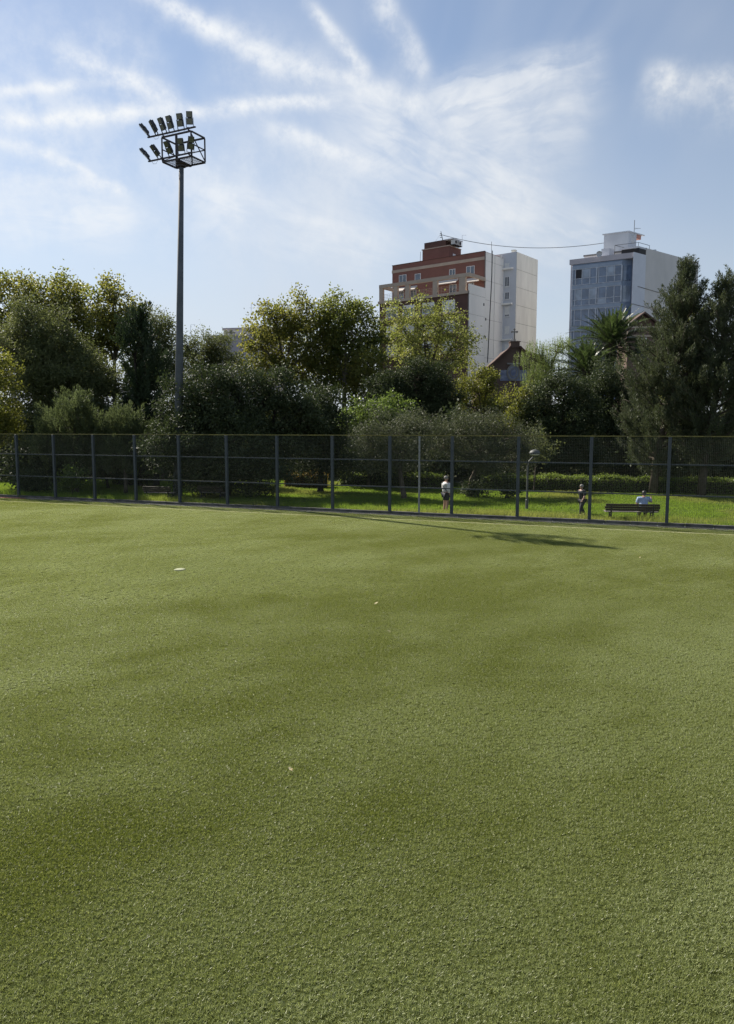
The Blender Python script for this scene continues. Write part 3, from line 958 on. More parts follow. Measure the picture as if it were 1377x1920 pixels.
# rear white stair tower
mtw = 2.35
zt = F1.p(0, 0, F1.front(968, 472, bm)[1]).z
ktw = F1.side(1009, 484, -mtw)[0]
F1.part('tower_core', M_JOINT, b1, -mtw + 0.05, 1.4, bm + 0.05, ktw - 0.03, GZ, zt - 0.06)
F1.part('tower_front', M_GREYW, b1, -mtw + 0.02, 1.6, bm, bm + 0.048, GZ, zt)
zjt = [F1.side(975, y, -mtw)[1] for y in (506.5, 540, 573.5, 607, 640)]
zjt += [zjt[-1] - 3.05 * k for k in (1, 2, 3, 4)]
hi = zt
for z in zjt:
    F1.part('wall_panel', M_WHITE2, b1, -mtw, -mtw + 0.06, bm + 0.0, ktw, z + 0.03, hi - 0.02)
    hi = z
F1.part('tower_roof', M_WHITE2, b1, -mtw + 0.065, 1.4, bm + 0.06, ktw - 0.05, zt - 0.055, zt - 0.02)
for i, (y0, y1) in enumerate(((494, 503), (519, 537), (548, 561), (575, 593.5), (612, 626), (646, 657))):
    aw1, zw1 = F1.front(947.0, y0, bm)
    aw0, zw0 = F1.front(955.5, y1, bm)
    window(F1, b1, aw0, min(aw1, 0.6), bm, zw0, zw1, 2, shutter=(0.9, 0, 0, 0.8, 0.95, 0.9)[i], frame=0.09)
for (y0) in (504, 570, 637):
    _, z_ = F1.front(956, y0, bm)
    F1.part('balcony_slab', M_WHITE, b1, -mtw + 0.55, 1.5, bm - 0.55, bm, z_ - 0.14, z_ + 0.12)
mb = MB()
F1.box(mb, -mtw + 1.0, -mtw + 1.6, bm + 1.2, bm + 1.8, zt - 0.05, zt + 0.55)
F1.box(mb, -mtw + 0.95, -mtw + 1.65, bm + 1.15, bm + 1.85, zt + 0.55, zt + 0.68)
mb.build('chimney', M_ACUNIT, b1)

# --- glazed blue-grey building
F2 = Frame((38.7, 113.0), (-7.5, 4.7), (3.1, 2.55))
b2 = thing('apartment_building', (38.7, 113.0, GZ), 'narrow white building with a blue glazed bay front beside the tall conifer', 'building')
M_BLUEF = mat('blue_grey_frame', (0.3, 0.36, 0.45), 0.5, (0.25, 0.31, 0.4), 1.0, 3)
M_BLUEP = mat('blue_spandrel', (0.2, 0.26, 0.36), 0.4, (0.16, 0.21, 0.3), 1.2, 3)
M_BGLASS = glass_mat('blue_glass', (0.13, 0.19, 0.3), 0.05, 1.0)
M_BGLASS2 = glass_mat('curtained_glass', (0.33, 0.4, 0.5), 0.1, 0.8)
M_PINKW = mat('pale_plaster', (0.5, 0.47, 0.5), 0.8, (0.44, 0.42, 0.45), 0.5, 5, spec=0.2)
M_SIDE_SHADED = mat('pale_side_shaded', (0.68, 0.66, 0.64), 0.8, (0.58, 0.57, 0.55), 0.3, 6, spec=0.2, stretch=(1, 1, 0.4))
aw = F2.front(1071, 490)[0]
zt2 = F2.front(1182, 477)[1]
zg = F2.front(1116, 494.5)[1]
F2.part('wall', M_PINKW, b2, 0.02, aw, 0.0, 9.0, GZ, zt2)
F2.part('parapet', M_PINKW, b2, 0.0, aw - 0.45, -1.08, 0.0, zg + 0.02, zt2 + 0.02)
bs = F2.side(1211, 484)[0]
F2.part('side_wall', mat('pale_side_lit', (0.68, 0.71, 0.77), 0.8, (0.62, 0.65, 0.71), 0.4, 5, spec=0.2), b2, -0.05, 0.02, -1.25, bs, GZ, zt2 + 0.03)  # lit part of the side: its extra brightness is put into the colour
zhi = F2.side(1211, 465)[1]
bs2 = F2.side(1285, 492)[0]
F2.part('rear_wall', M_SIDE_SHADED, b2, -0.05, aw - 0.8, bs, bs2 + 4, GZ, zhi)  # shaded part of the side: the greyer tone is in the colour
F2.part('roof_edge', M_JOINT, b2, -0.08, aw - 0.7, bs - 0.06, bs, zhi - 0.18, zhi + 0.04)
for (x0, y0, x1, y1) in ((1195, 537, 1250, 553), (1182, 569, 1218, 578)):
    p0, p1 = F2.side(x0, y0), F2.side(x1, y1)
    MB().tube([F2.p(-0.08, *p0), F2.p(-0.08, *p1)], 0.04, 5).build('wall_cable', M_JOINT, b2)
# glazed bay, storey by storey
zs = [F2.front(1116, y, -1.0)[1] for y in (494.5, 532, 571, 611, 650)]
zs.append(zs[-1] - 3.05)
zs.append(zs[-1] - 3.05)
aR = F2.front(1166, 520, -1.0)[0]
aL = F2.front(1074, 520, -1.0)[0]
nb = 8
rb = random.Random(5)
mb = MB()
mb.hexa([F2.p(aR - 0.9, 0, GZ), F2.p(aR, -0.92, GZ), F2.p(aL, -0.92, GZ), F2.p(aL + 0.7, 0, GZ), F2.p(aR - 0.9, 0, zg), F2.p(aR, -0.92, zg), F2.p(aL, -0.92, zg), F2.p(aL + 0.7, 0, zg)])
mb.build('bay_core', M_BLUEP, b2)
for k in range(len(zs) - 1):
    z1_, z0_ = zs[k], zs[k + 1]
    band = F2.box(MB(), aR - 0.02, aL + 0.02, -1.05, -0.923, z1_ - 0.5, z1_ - 0.04)
    bo = band.build('spandrel', M_BLUEF, b2)
    wmb = MB()
    F2.box(wmb, aR, aL, -1.03, -0.925, z0_ + 0.0, z0_ + 0.09)
    F2.box(wmb, aR, aL, -1.03, -0.925, z1_ - 0.6, z1_ - 0.5)
    zmid = z0_ + (0.95 if k != 1 else 0.85)
    F2.box(wmb, aR, aL, -1.025, -0.925, zmid - 0.04, zmid + 0.04)
    edges = [aR + (aL - aR) * q for q in (0.0, 0.14, 0.30, 0.46, 0.5, 0.64, 0.80, 0.94, 1.0)]
    for q, e in enumerate(edges):
        ww = 0.05 if q not in (0, 4, 8) else 0.09
        F2.box(wmb, e - ww, e + ww, -1.04, -0.925, z0_ + 0.09, z1_ - 0.6)
    wo = wmb.build('glazing_frame', M_ALU, b2)
    for q in range(len(edges) - 1):
        for (lo, hi2) in ((z0_ + 0.1, zmid - 0.05), (zmid + 0.05, z1_ - 0.62)):
            if edges[q + 1] - edges[q] < 0.5:
                continue
            gm = rb.choice([M_BGLASS, M_BGLASS, M_BGLASS, M_BGLASS2])
            if k == 0 and q == 6 and lo > zmid:
                gm = M_DARK
            F2.part('pane', gm, wo, edges[q] + 0.05, edges[q + 1] - 0.05, -0.985, -0.96, lo, hi2)
    # the two slanting end lights
    for sgn, e, d in ((0, aR, -0.9), (1, aL, 0.7)):
        mbp = MB()
        p0, p1 = F2.p(e, -0.94, 0), F2.p(e + d, -0.02, 0)
        nrm_ = (p1 - p0).cross(Vector((0, 0, 1))).normalized() * (0.02 if sgn == 0 else -0.02)
        for u0, u1 in ((0.12, 0.9),):
            q0, q1 = p0.lerp(p1, u0), p0.lerp(p1, u1)
            mbp.hexa([q0 + Vector((0, 0, z0_ + 0.1)), q1 + Vector((0, 0, z0_ + 0.1)), q1 + nrm_ * 2 + Vector((0, 0, z0_ + 0.1)), q0 + nrm_ * 2 + Vector((0, 0, z0_ + 0.1)),
                      q0 + Vector((0, 0, z1_ - 0.62)), q1 + Vector((0, 0, z1_ - 0.62)), q1 + nrm_ * 2 + Vector((0, 0, z1_ - 0.62)), q0 + nrm_ * 2 + Vector((0, 0, z1_ - 0.62))])
        mbp.build('pane', M_BGLASS2 if (k + sgn) % 2 else M_BGLASS, wo)
# roof structures
aa0, zz0 = F2.front(1179, 436, 3.0)
aa1, _ = F2.front(1133, 441, 3.0)
mid_ = F2.side(1194, 440, aa0)[0]
zcap = F2.front(1179, 434.5, 3.0)[1]
F2.part('stair_head', M_GREYW, b2, aa0, aa1, 3.0, mid_, zt2 - 1.0, zcap)
mb = MB()
F2.box(mb, aa0 - 0.12, aa1 + 0.2, 2.9, mid_ + 2.0, zcap, zcap + 0.14)
mb.build('stair_head_roof', M_GREYW, b2)
F2.part('stair_head_rear', mat('salmon_plaster', (0.55, 0.27, 0.22), 0.8), b2, aa0 + 0.1, aa1 - 0.2, mid_ + 0.02, mid_ + 1.4, zcap - 0.6, zcap - 0.01)
bq, zq = F2.side(1186, 448, aa0)
window(Frame(F2.p(aa0, 0, 0)[:2], F2.s, (-F2.f.x, -F2.f.y)), b2, bq - 0.25, bq + 0.25, -0.0, zq - 0.45, zq + 0.45, 1)
F2.part('roof_chimney', M_GREYW, b2, *sorted((F2.front(1143, 468)[0], F2.front(1128, 468)[0])), 0.0, 1.2, zt2, F2.front(1135, 466)[1])
F2.part('terrace_wall', M_GREYW, b2, 0.3, 2.6, 5.0, 5.3, zt2 - 0.2, zt2 + 1.3)
F2.part('terrace_opening', M_DARK, b2, -0.03, 2.4, bs - 1.9, bs - 0.08, zt2 + 0.04, zt2 + 0.75)
F2.part('terrace_lintel', M_GREYW, b2, -0.045, 2.5, bs - 2.1, bs - 0.01, zt2 + 0.76, zhi - 0.01)
mb = MB()
zr = zt2 + 1.55
for (a, b) in ((0.1, 0.1), (3.4, 0.1), (0.1, 3.0), (3.4, 3.0)):
    mb.beam(F2.p(a, b, zt2), F2.p(a, b, zr), 0.05, 0.05)
mb.beam(F2.p(0.1, 0.1, zr), F2.p(3.4, 0.1, zr), 0.05, 0.05)
mb.beam(F2.p(0.1, 0.1, zr), F2.p(0.1, 3.0, zr), 0.05, 0.05)
mb.beam(F2.p(3.4, 0.1, zr), F2.p(3.4, 3.0, zr), 0.05, 0.05)
mb.build('terrace_frame', M_IRON, b2)
q, q2 = F2.p(aa0 + 0.2, mid_ - 0.3, zcap), at(1193.5, 413, F2.p(aa0, mid_, 0).y)
mb = MB()
mb.tube([q, Vector((q.x, q.y, q2.z))], 0.045, 5)
for k in range(5):
    h_ = Vector((q.x, q.y, zcap + 0.75))
    mb.beam(h_ + Vector((0.15 + 0.16 * k, -0.1, -0.15 + 0.04 * k)), h_ + Vector((0.15 + 0.16 * k, 0.1, 0.2 - 0.03 * k)), 0.02, 0.02)
mb.beam(Vector((q.x, q.y, zcap + 0.75)), Vector((q.x + 0.95, q.y, zcap + 0.78)), 0.03, 0.03)
mb.build('aerial', M_IRON, b2)
dq = at(1124, 476, 114.5)
mb = MB()
prof = [(0.02, -0.12), (0.2, -0.09), (0.36, -0.02), (0.42, 0.06)]
Mx = Matrix.Rotation(R(-70), 3, 'X') @ Matrix.Rotation(R(20), 3, 'Y')
vs, fs = [], []
for r_, z_ in prof:
    vs += [dq + Mx @ Vector((r_ * math.cos(k * math.pi / 7), r_ * math.sin(k * math.pi / 7), -z_)) for k in range(14)]
for i in range(3):
    fs += [(i * 14 + k, i * 14 + (k + 1) % 14, (i + 1) * 14 + (k + 1) % 14, (i + 1) * 14 + k) for k in range(14)]
fs.append(tuple(range(14)))
mb.add(vs, fs)
mb.tube([dq, dq - Vector((0, 0, 0.9))], 0.04, 5)
mb.build('satellite_dish', M_GREYW, b2)

# --- cable between the two roofs
pts = []
A_, B_ = MASTTOP - Vector((0, 0, 0.5)), at(1133, 455.5, F2.p(aa1, 3.0, 0).y + 0.2)
for k in range(25):
    u_ = k / 24
    p = A_.lerp(B_, u_)
    p.z -= 4 * 1.35 * u_ * (1 - u_)
    pts.append(p)
tag(MB().tube(pts, 0.04, 4).build('roof_cable', M_IRON), 'thin black cable slung between the two apartment roofs', 'cable')

# --- low pale building at left
F3 = Frame((-24.0, 150.0), (-0.55, 0.6), (0.75, 0.66))
c3 = at(452, 640, 150)
F3 = Frame((c3.x + 6, 146.0), (-0.98, 0.2), (0.2, 0.98))
b3 = thing('pale_building', (c3.x, 150, GZ), 'low mauve grey building peeping out left of the yellow green trees', 'building')
M_MAUVE = mat('mauve_render', (0.42, 0.39, 0.42), 0.85, (0.34, 0.32, 0.35), 0.4, 6, spec=0.2)
M_OFFW = mat('offwhite_render', (0.6, 0.57, 0.56), 0.85, (0.52, 0.5, 0.49), 0.4, 5, spec=0.2)
zq = F3.front(420, 630)[1]
F3.part('wall', M_MAUVE, b3, 0.0, F3.front(396, 630)[0], 0.0, 9.0, GZ, zq)
F3.part('wall_coping', M_OFFW, b3, -0.1, F3.front(396, 630)[0] + 0.1, -0.1, 0.25, zq, zq + 0.2)
zq2 = F3.front(440, 617, 2.0)[1]
F3.part('attic_wall', M_OFFW, b3, -2.0, F3.front(420, 617, 2)[0], 2.0, 8.0, zq + 0.0, zq2)
F3.part('attic_roof', M_MAUVE, b3, -2.1, F3.front(420, 617, 2)[0] + 0.25, 1.8, 8.2, zq2, zq2 + 0.22)
F3.part('chimney', M_OFFW, b3, *sorted((F3.front(430, 630)[0], F3.front(439, 630)[0])), -0.2, 0.6, zq - 0.9, zq + 0.55)
F3.part('chimney_cap', M_JOINT, b3, *sorted((F3.front(428, 630)[0], F3.front(440, 630)[0])), -0.3, 0.7, zq + 0.55, zq + 0.65)
mb = MB()
q = at(433.5, 622, 146.3)
mb.box(q, (0.45, 0.45, 0.6))
mb.build('chimney_pot', M_JOINT, b3)
for (x0, x1) in ((456, 466), (467, 477), (478, 488)):
    a1_, z1_ = F3.front(x0, 668, -1.0)
    a0_, z0_ = F3.front(x1, 684, -1.0)
    window(F3, b3, a0_, a1_, -1.0, z0_, z1_, 2)
F3.part('lean_to', M_OFFW, b3, *sorted((F3.front(452, 690, -1)[0], F3.front(492, 690, -1)[0])), -0.995, 0.0, GZ, F3.front(470, 665, -1)[1])
F3.part('shed_roof', M_BEIGE, b3, *sorted((F3.front(428, 680, -1)[0], F3.front(452, 680, -1)[0])), -3.0, -1.05, F3.front(440, 684, -2)[1], F3.front(440, 679, -2)[1])
q, q2 = at(470, 640, 152), at(471.5, 570, 152)
mb = MB()
mb.tube([q, q2], 0.035, 5)
mb.beam(q2 - Vector((0.05, 0, 0)), q2 + Vector((0.75, 0, 0)), 0.04, 0.04)
mb.beam(q2 - Vector((0.35, 0, 0.75)), q2 + Vector((0.45, 0, -0.75)), 0.04, 0.04)
mb.build('aerial', M_ALU, b3)
q, q2 = at(357, 640, 152), at(358, 609, 152)
mb = MB()
mb.tube([q, q2], 0.035, 5)
mb.beam(q2, q2 + Vector((0.9, 0, 0.05)), 0.04, 0.04)
tag(mb.build('aerial', M_ALU), 'thin television aerial rising behind the treetops just right of the mast', 'aerial')

# --- brick church front with tile medallion and cross
Yc = 92.0
ch_ = thing('church', (at(965, 700, Yc).x, Yc, GZ), 'brown brick church gable with a stone cross and blue tile medallion', 'church')
M_CHB = mat('church_brick', (0.12, 0.082, 0.066), 0.85, (0.095, 0.065, 0.053), 0.9, 5, 0.3, 18, spec=0.2)
M_TILE = mat('blue_tiles', (0.09, 0.11, 0.19), 0.4, (0.24, 0.26, 0.33), 1.6, 3)
M_STONE = mat('church_stone', (0.24, 0.23, 0.21), 0.8, (0.18, 0.17, 0.16), 1.5, 4, spec=0.2)
out = [(900, 720), (915, 690), (926, 681), (940, 668), (952, 658), (957.5, 651), (974.5, 651), (981, 658), (992, 663), (1010, 668), (1030, 690), (1036, 720)]
fpts = [at(x, y, Yc) for x, y in out]
base_ = [Vector((fpts[-1].x, Yc, GZ)), Vector((fpts[0].x, Yc, GZ))]
poly = fpts + base_
mb = MB()
n = len(poly)
mb.add(poly + [p + Vector((0, 7, 0)) for p in poly], [tuple(range(n - 1, -1, -1)), tuple(range(n, 2 * n))] + [(i, (i + 1) % n, n + (i + 1) % n, n + i) for i in range(n)])
mb.build('gable_wall', M_CHB, ch_)
for i in range(len(fpts) - 1):
    if i != 5:
        MB().beam(fpts[i] - Vector((0, 0.15, -0.08)), fpts[i + 1] - Vector((0, 0.15, -0.08)), 0.5, 0.2).build('gable_coping', M_DBRICK, ch_)
k0, k1 = at(957.5, 652, Yc), at(974.5, 641.5, Yc)
mb = MB()
mb.box(((k0.x + k1.x) / 2, Yc + 0.4, (k0.z + k1.z) / 2), (k1.x - k0.x, 1.1, k1.z - k0.z))
mb.box(((k0.x + k1.x) / 2, Yc + 0.4, k1.z + 0.05), (k1.x - k0.x + 0.16, 1.26, 0.1))
mb.build('plinth', M_CHB, ch_)
cx = at(966, 630, Yc)
ct, cb = at(966, 617, Yc), at(966, 640.5, Yc)
mb = MB()
mb.beam(Vector((cx.x, Yc + 0.4, cb.z - 0.1)), Vector((cx.x, Yc + 0.4, ct.z)), 0.13, 0.13)
za = at(966, 621.5, Yc).z
mb.beam(Vector((cx.x - 0.3, Yc + 0.4, za)), Vector((cx.x + 0.3, Yc + 0.4, za)), 0.12, 0.12)
for dx_, dz_ in ((-0.3, 0), (0.3, 0), (0, ct.z - za)):
    mb.box((cx.x + dx_, Yc + 0.4, za + dz_), (0.2, 0.15, 0.2), Matrix.Rotation(R(45), 3, 'Y'))
for dx_ in (-0.14, 0.14):
    mb.beam(Vector((cx.x + dx_, Yc + 0.4, cb.z - 0.1)), Vector((cx.x + dx_, Yc + 0.4, cb.z + 0.35)), 0.05, 0.05)
mb.build('cross', M_STONE, ch_)
mc = at(963.5, 698, Yc - 0.3)


def ring(mb, c, ra, rb_, za_, zb_, y0, y1, n=28):
    vs, fs = [], []
    for k in range(n):
        a = 2 * math.pi * k / n
        for (rx, rz) in ((ra, za_), (rb_, zb_)):
            for y in (y0, y1):
                vs.append((c.x + math.cos(a) * rx, y, c.z + math.sin(a) * rz))
    for k in range(n):
        i, j = 4 * k, 4 * ((k + 1) % n)
        fs += [(i, j, j + 2, i + 2), (i + 1, i + 3, j + 3, j + 1), (i + 2, j + 2, j + 3, i + 3), (i, i + 1, j + 1, j)]
    mb.add(vs, fs)


mb = MB()
ring(mb, mc, 0.62, 0.78, 0.76, 0.94, Yc - 0.2, Yc)
ring(mb, mc, 0.34, 0.42, 0.44, 0.54, Yc - 0.16, Yc)
mb.build('medallion_ring', M_STONE, ch_)
mb = MB()
mb.add([(mc.x + 0.62 * math.cos(2 * math.pi * k / 28), Yc - 0.1, mc.z + 0.76 * math.sin(2 * math.pi * k / 28)) for k in range(28)], [tuple(range(28))])
mb.build('medallion_panel', M_TILE, ch_)
p0, p1 = at(938, 714, Yc), at(988, 694, Yc)
mb = MB()
mb.box(((p0.x + p1.x) / 2, Yc - 0.02, (p0.z + p1.z) / 2), (p1.x - p0.x, 0.06, p1.z - p0.z))
mb.build('tile_panel', M_TILE, ch_)
MB().box((mc.x, Yc - 0.08, at(965, 682, Yc).z), (1.5, 0.16, 0.18)).build('medallion_lintel', M_STONE, ch_)

# --- gabled house between palm and conifer
Yh = 97.0
hs = thing('gabled_house', (at(1203, 660, Yh).x, Yh, GZ), 'dark brick gabled house with a white lintel over a black opening', 'house')
M_HB = mat('house_brick', (0.15, 0.1, 0.085), 0.85, (0.12, 0.085, 0.07), 1.0, 5, 0.2, 15, spec=0.2)
M_ROOFT = mat('roof_tiles', (0.13, 0.085, 0.07), 0.85, (0.09, 0.065, 0.055), 1.5, 5, 0.4, 10, spec=0.2)
xl, xr = at(1177, 640, Yh).x, at(1252, 640, Yh).x
ze, za = at(1200, 613, Yh).z, at(1208, 590, Yh).z
xa = at(1209, 590, Yh).x
xo0, xo1 = at(1191.5, 640, Yh).x, at(1213, 640, Yh).x
zo0, zo1 = at(1200, 664, Yh).z, at(1200, 634, Yh).z
mb = MB()
mb.box(((xl + xo0) / 2, Yh + 2, (GZ + ze) / 2), (xo0 - xl, 4, ze - GZ))
mb.box(((xo1 + xr) / 2, Yh + 2, (GZ + ze) / 2), (xr - xo1, 4, ze - GZ))
mb.box(((xo0 + xo1) / 2, Yh + 2, (zo1 + ze) / 2), (xo1 - xo0, 4, ze - zo1))
mb.box(((xo0 + xo1) / 2, Yh + 2, (zo0 + GZ) / 2), (xo1 - xo0, 4, zo0 - GZ))
xm = (xl + xr) / 2
mb.build('wall', M_HB, hs)
MB().box(((xo0 + xo1) / 2, Yh + 3.6, (zo0 + zo1) / 2), (xo1 - xo0, 0.2, zo1 - zo0)).build('opening_back', M_DARK, hs)
MB().add([(xl - 0.1, Yh + 0.2, ze), (xa + (xa - xl) + 0.1, Yh + 0.2, ze), (xa, Yh + 0.2, za), (xl - 0.1, Yh + 4, ze), (xa + (xa - xl) + 0.1, Yh + 4, ze), (xa, Yh + 4, za)], [(0, 1, 2), (5, 4, 3), (0, 3, 4, 1)]).build('gable', M_DBRICK, hs)
mb = MB()
for sx in (-1, 1):
    e_ = Vector((xa + sx * (xa - xl + 0.35), Yh + 2.0, ze - 0.1))
    t_ = Vector((xa, Yh + 2.0, za + 0.12))
    mb.beam(e_, t_, 4.6, 0.18, up=(0, 0, 1)) if False else mb.hexa([e_ + Vector((0, -2.2, 0)), e_ + Vector((0, 2.2, 0)), t_ + Vector((0, 2.2, 0)), t_ + Vector((0, -2.2, 0)),
             e_ + Vector((0, -2.2, 0.22)), e_ + Vector((0, 2.2, 0.22)), t_ + Vector((0, 2.2, 0.24)), t_ + Vector((0, -2.2, 0.24))])
mb.build('roof', M_ROOFT, hs)
MB().box((xm, Yh - 0.08, ze - 0.05), (xr - xl + 0.2, 0.2, 0.24)).build('eaves_band', M_BEIGE, hs)
MB().box((xm, Yh - 0.06, at(1200, 630, Yh).z), (xr - xl + 0.1, 0.14, 0.22)).build('string_course', M_BEIGE, hs)
MB().box(((xo0 + xo1) / 2, Yh - 0.03, zo1 - 0.08), (xo1 - xo0 - 0.02, 0.1, 0.24)).build('lintel', M_FRAMEW, hs)

# ------------------------------------------------------------------ trees and shrubs
def unit(v):
    return v / (np.linalg.norm(v, axis=1, keepdims=True) + 1e-9)


def leaf_quads(c, axis, nrm, ln, wd):
    """diamond leaves: centre, long axis, normal, length, width (arrays)"""
    axis = unit(axis)
    side = unit(np.cross(axis, nrm))
    l2, w2 = (ln / 2)[:, None], (wd / 2)[:, None]
    v = np.stack([c - axis * l2, c + side * w2 - axis * l2 * 0.1, c + axis * l2, c - side * w2 - axis * l2 * 0.1], 1)
    return v.reshape(-1, 3)


LM = {
    'plane': leaf_mat('plane_leaf', (0.068, 0.094, 0.024), (0.19, 0.165, 0.038), (0.19, 0.22, 0.035), 0.48, 0.5, 0.35),
    'plane_green': leaf_mat('plane_leaf_green', (0.055, 0.082, 0.022), (0.15, 0.15, 0.036), (0.17, 0.21, 0.035), 0.48, 0.5, 0.35),
    'airy': leaf_mat('airy_leaf', (0.10, 0.13, 0.035), (0.25, 0.24, 0.06), (0.24, 0.29, 0.06), 0.42, 0.5, 0.35),
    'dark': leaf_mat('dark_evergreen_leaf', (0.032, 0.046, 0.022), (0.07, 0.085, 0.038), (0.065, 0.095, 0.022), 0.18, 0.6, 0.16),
    'grey': leaf_mat('grey_green_leaf', (0.06, 0.08, 0.034), (0.13, 0.14, 0.06), (0.15, 0.18, 0.045), 0.32, 0.6, 0.18),
    'olive': leaf_mat('olive_leaf', (0.05, 0.06, 0.03), (0.1, 0.108, 0.058), (0.09, 0.115, 0.04), 0.25, 0.55, 0.22),
    'green': leaf_mat('mid_green_leaf', (0.06, 0.10, 0.025), (0.12, 0.16, 0.04), (0.15, 0.22, 0.03), 0.4, 0.45, 0.4),
    'yellow': leaf_mat('yellow_leaf', (0.075, 0.095, 0.022), (0.17, 0.16, 0.03), (0.17, 0.2, 0.025), 0.45, 0.5, 0.35),
    'conifer': leaf_mat('conifer_needles', (0.042, 0.056, 0.029), (0.1, 0.113, 0.06), (0.085, 0.11, 0.036), 0.2, 0.6, 0.25),
    'cypress': leaf_mat('cypress_scales', (0.024, 0.042, 0.02), (0.055, 0.075, 0.035), (0.04, 0.07, 0.015), 0.15, 0.6, 0.25),
    'tamarisk': leaf_mat('tamarisk_sprays', (0.05, 0.068, 0.033), (0.105, 0.125, 0.055), (0.11, 0.145, 0.045), 0.35, 0.6, 0.25),
    'pepper': leaf_mat('pepper_leaf', (0.085, 0.125, 0.035), (0.17, 0.2, 0.065), (0.2, 0.27, 0.06), 0.42, 0.5, 0.35),
    'palm': leaf_mat('palm_leaflet', (0.03, 0.05, 0.022), (0.068, 0.092, 0.036), (0.07, 0.11, 0.024), 0.3, 0.42, 0.45),
    'hedge': leaf_mat('hedge_leaf', (0.055, 0.09, 0.02), (0.14, 0.19, 0.04), (0.24, 0.32, 0.04), 0.42, 0.45, 0.4),
    'rust': leaf_mat('rust_hedge_leaf', (0.09, 0.09, 0.02), (0.24, 0.13, 0.03), (0.28, 0.22, 0.03), 0.4, 0.5, 0.35),
}
M_BARK = mat('bark', (0.075, 0.06, 0.045), 0.9, (0.12, 0.1, 0.08), 6, 5, 0.6, 25, spec=0.15)
M_BARKP = mat('pale_bark', (0.2, 0.18, 0.14), 0.85, (0.1, 0.09, 0.07), 3, 5, 0.5, 20, spec=0.15)
M_BARKD = mat('dark_bark', (0.03, 0.026, 0.022), 0.9, (0.05, 0.042, 0.035), 6, 5, 0.6, 25, spec=0.1)

# kind: leaf material, leaf length, leaf width, leaves per clump, clump radius, clump density, upward bias, style, bark
KIND = {
    'plane': ('plane', 0.21, 0.17, 56, 0.62, 1.1, 0.2, 'leaf', M_BARKP),
    'plane_green': ('plane_green', 0.20, 0.16, 60, 0.6, 1.3, 0.2, 'leaf', M_BARKP),
    'airy': ('airy', 0.17, 0.13, 46, 0.55, 0.85, 0.2, 'leaf', M_BARK),
    'dark': ('dark', 0.15, 0.085, 100, 0.5, 1.8, 0.3, 'leaf', M_BARKD),
    'grey': ('grey', 0.17, 0.09, 90, 0.6, 1.8, 0.3, 'leaf', M_BARK),
    'olive': ('olive', 0.11, 0.04, 100, 0.42, 1.4, 0.3, 'leaf', M_BARK),
    'green': ('green', 0.14, 0.085, 66, 0.45, 1.35, 0.3, 'leaf', M_BARK),
    'yellow': ('yellow', 0.15, 0.10, 58, 0.45, 1.25, 0.3, 'leaf', M_BARK),
    'conifer': ('conifer', 0.17, 0.04, 52, 0.27, 1.0, 0.62, 'tuft', M_BARK),
    'cypress': ('cypress', 0.22, 0.07, 95, 0.45, 1.7, 0.7, 'tuft', M_BARKD),
    'tamarisk': ('tamarisk', 0.20, 0.035, 100, 0.38, 1.6, 0.75, 'tuft', M_BARK),
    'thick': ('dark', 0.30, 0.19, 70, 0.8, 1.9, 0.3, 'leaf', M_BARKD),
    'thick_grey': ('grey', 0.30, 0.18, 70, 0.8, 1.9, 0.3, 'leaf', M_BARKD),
    'pepper': ('pepper', 0.13, 0.03, 130, 0.5, 1.7, 0.0, 'weep', M_BARK),
}
TREE_LEAVES = [0]


def clumps(rs_, lobes, rc, dens):
    """clump centres spread through the lobes, most of them near the outside"""
    cs, outs, ids = [], [], []
    for li, (c, r) in enumerate(lobes):
        area = 4 * np.pi * ((r[0] * r[1]) ** 1.6 / 3 + (r[0] * r[2]) ** 1.6 / 3 + (r[1] * r[2]) ** 1.6 / 3) ** (1 / 1.6)
        n = max(6, int(area * dens / (rc * rc * 2.6)))
        d = unit(rs_.normal(size=(n, 3)))
        rad = np.where(rs_.rand(n) < 0.72, rs_.uniform(0.72, 1.02, n), rs_.uniform(0.3, 0.75, n))
        rad *= 1 + 0.2 * np.sin(d[:, 0] * 5 + li) * np.cos(d[:, 2] * 4 + 2 * li) + 0.1 * np.sin(d[:, 0] * 11 + d[:, 2] * 9 + li * 2.1)
        cs.append(np.array(c) + d * np.array(r) * rad[:, None])
        outs.append(d)
        ids.append(np.full(n, li))
    return np.vstack(cs), np.vstack(outs), np.concatenate(ids)


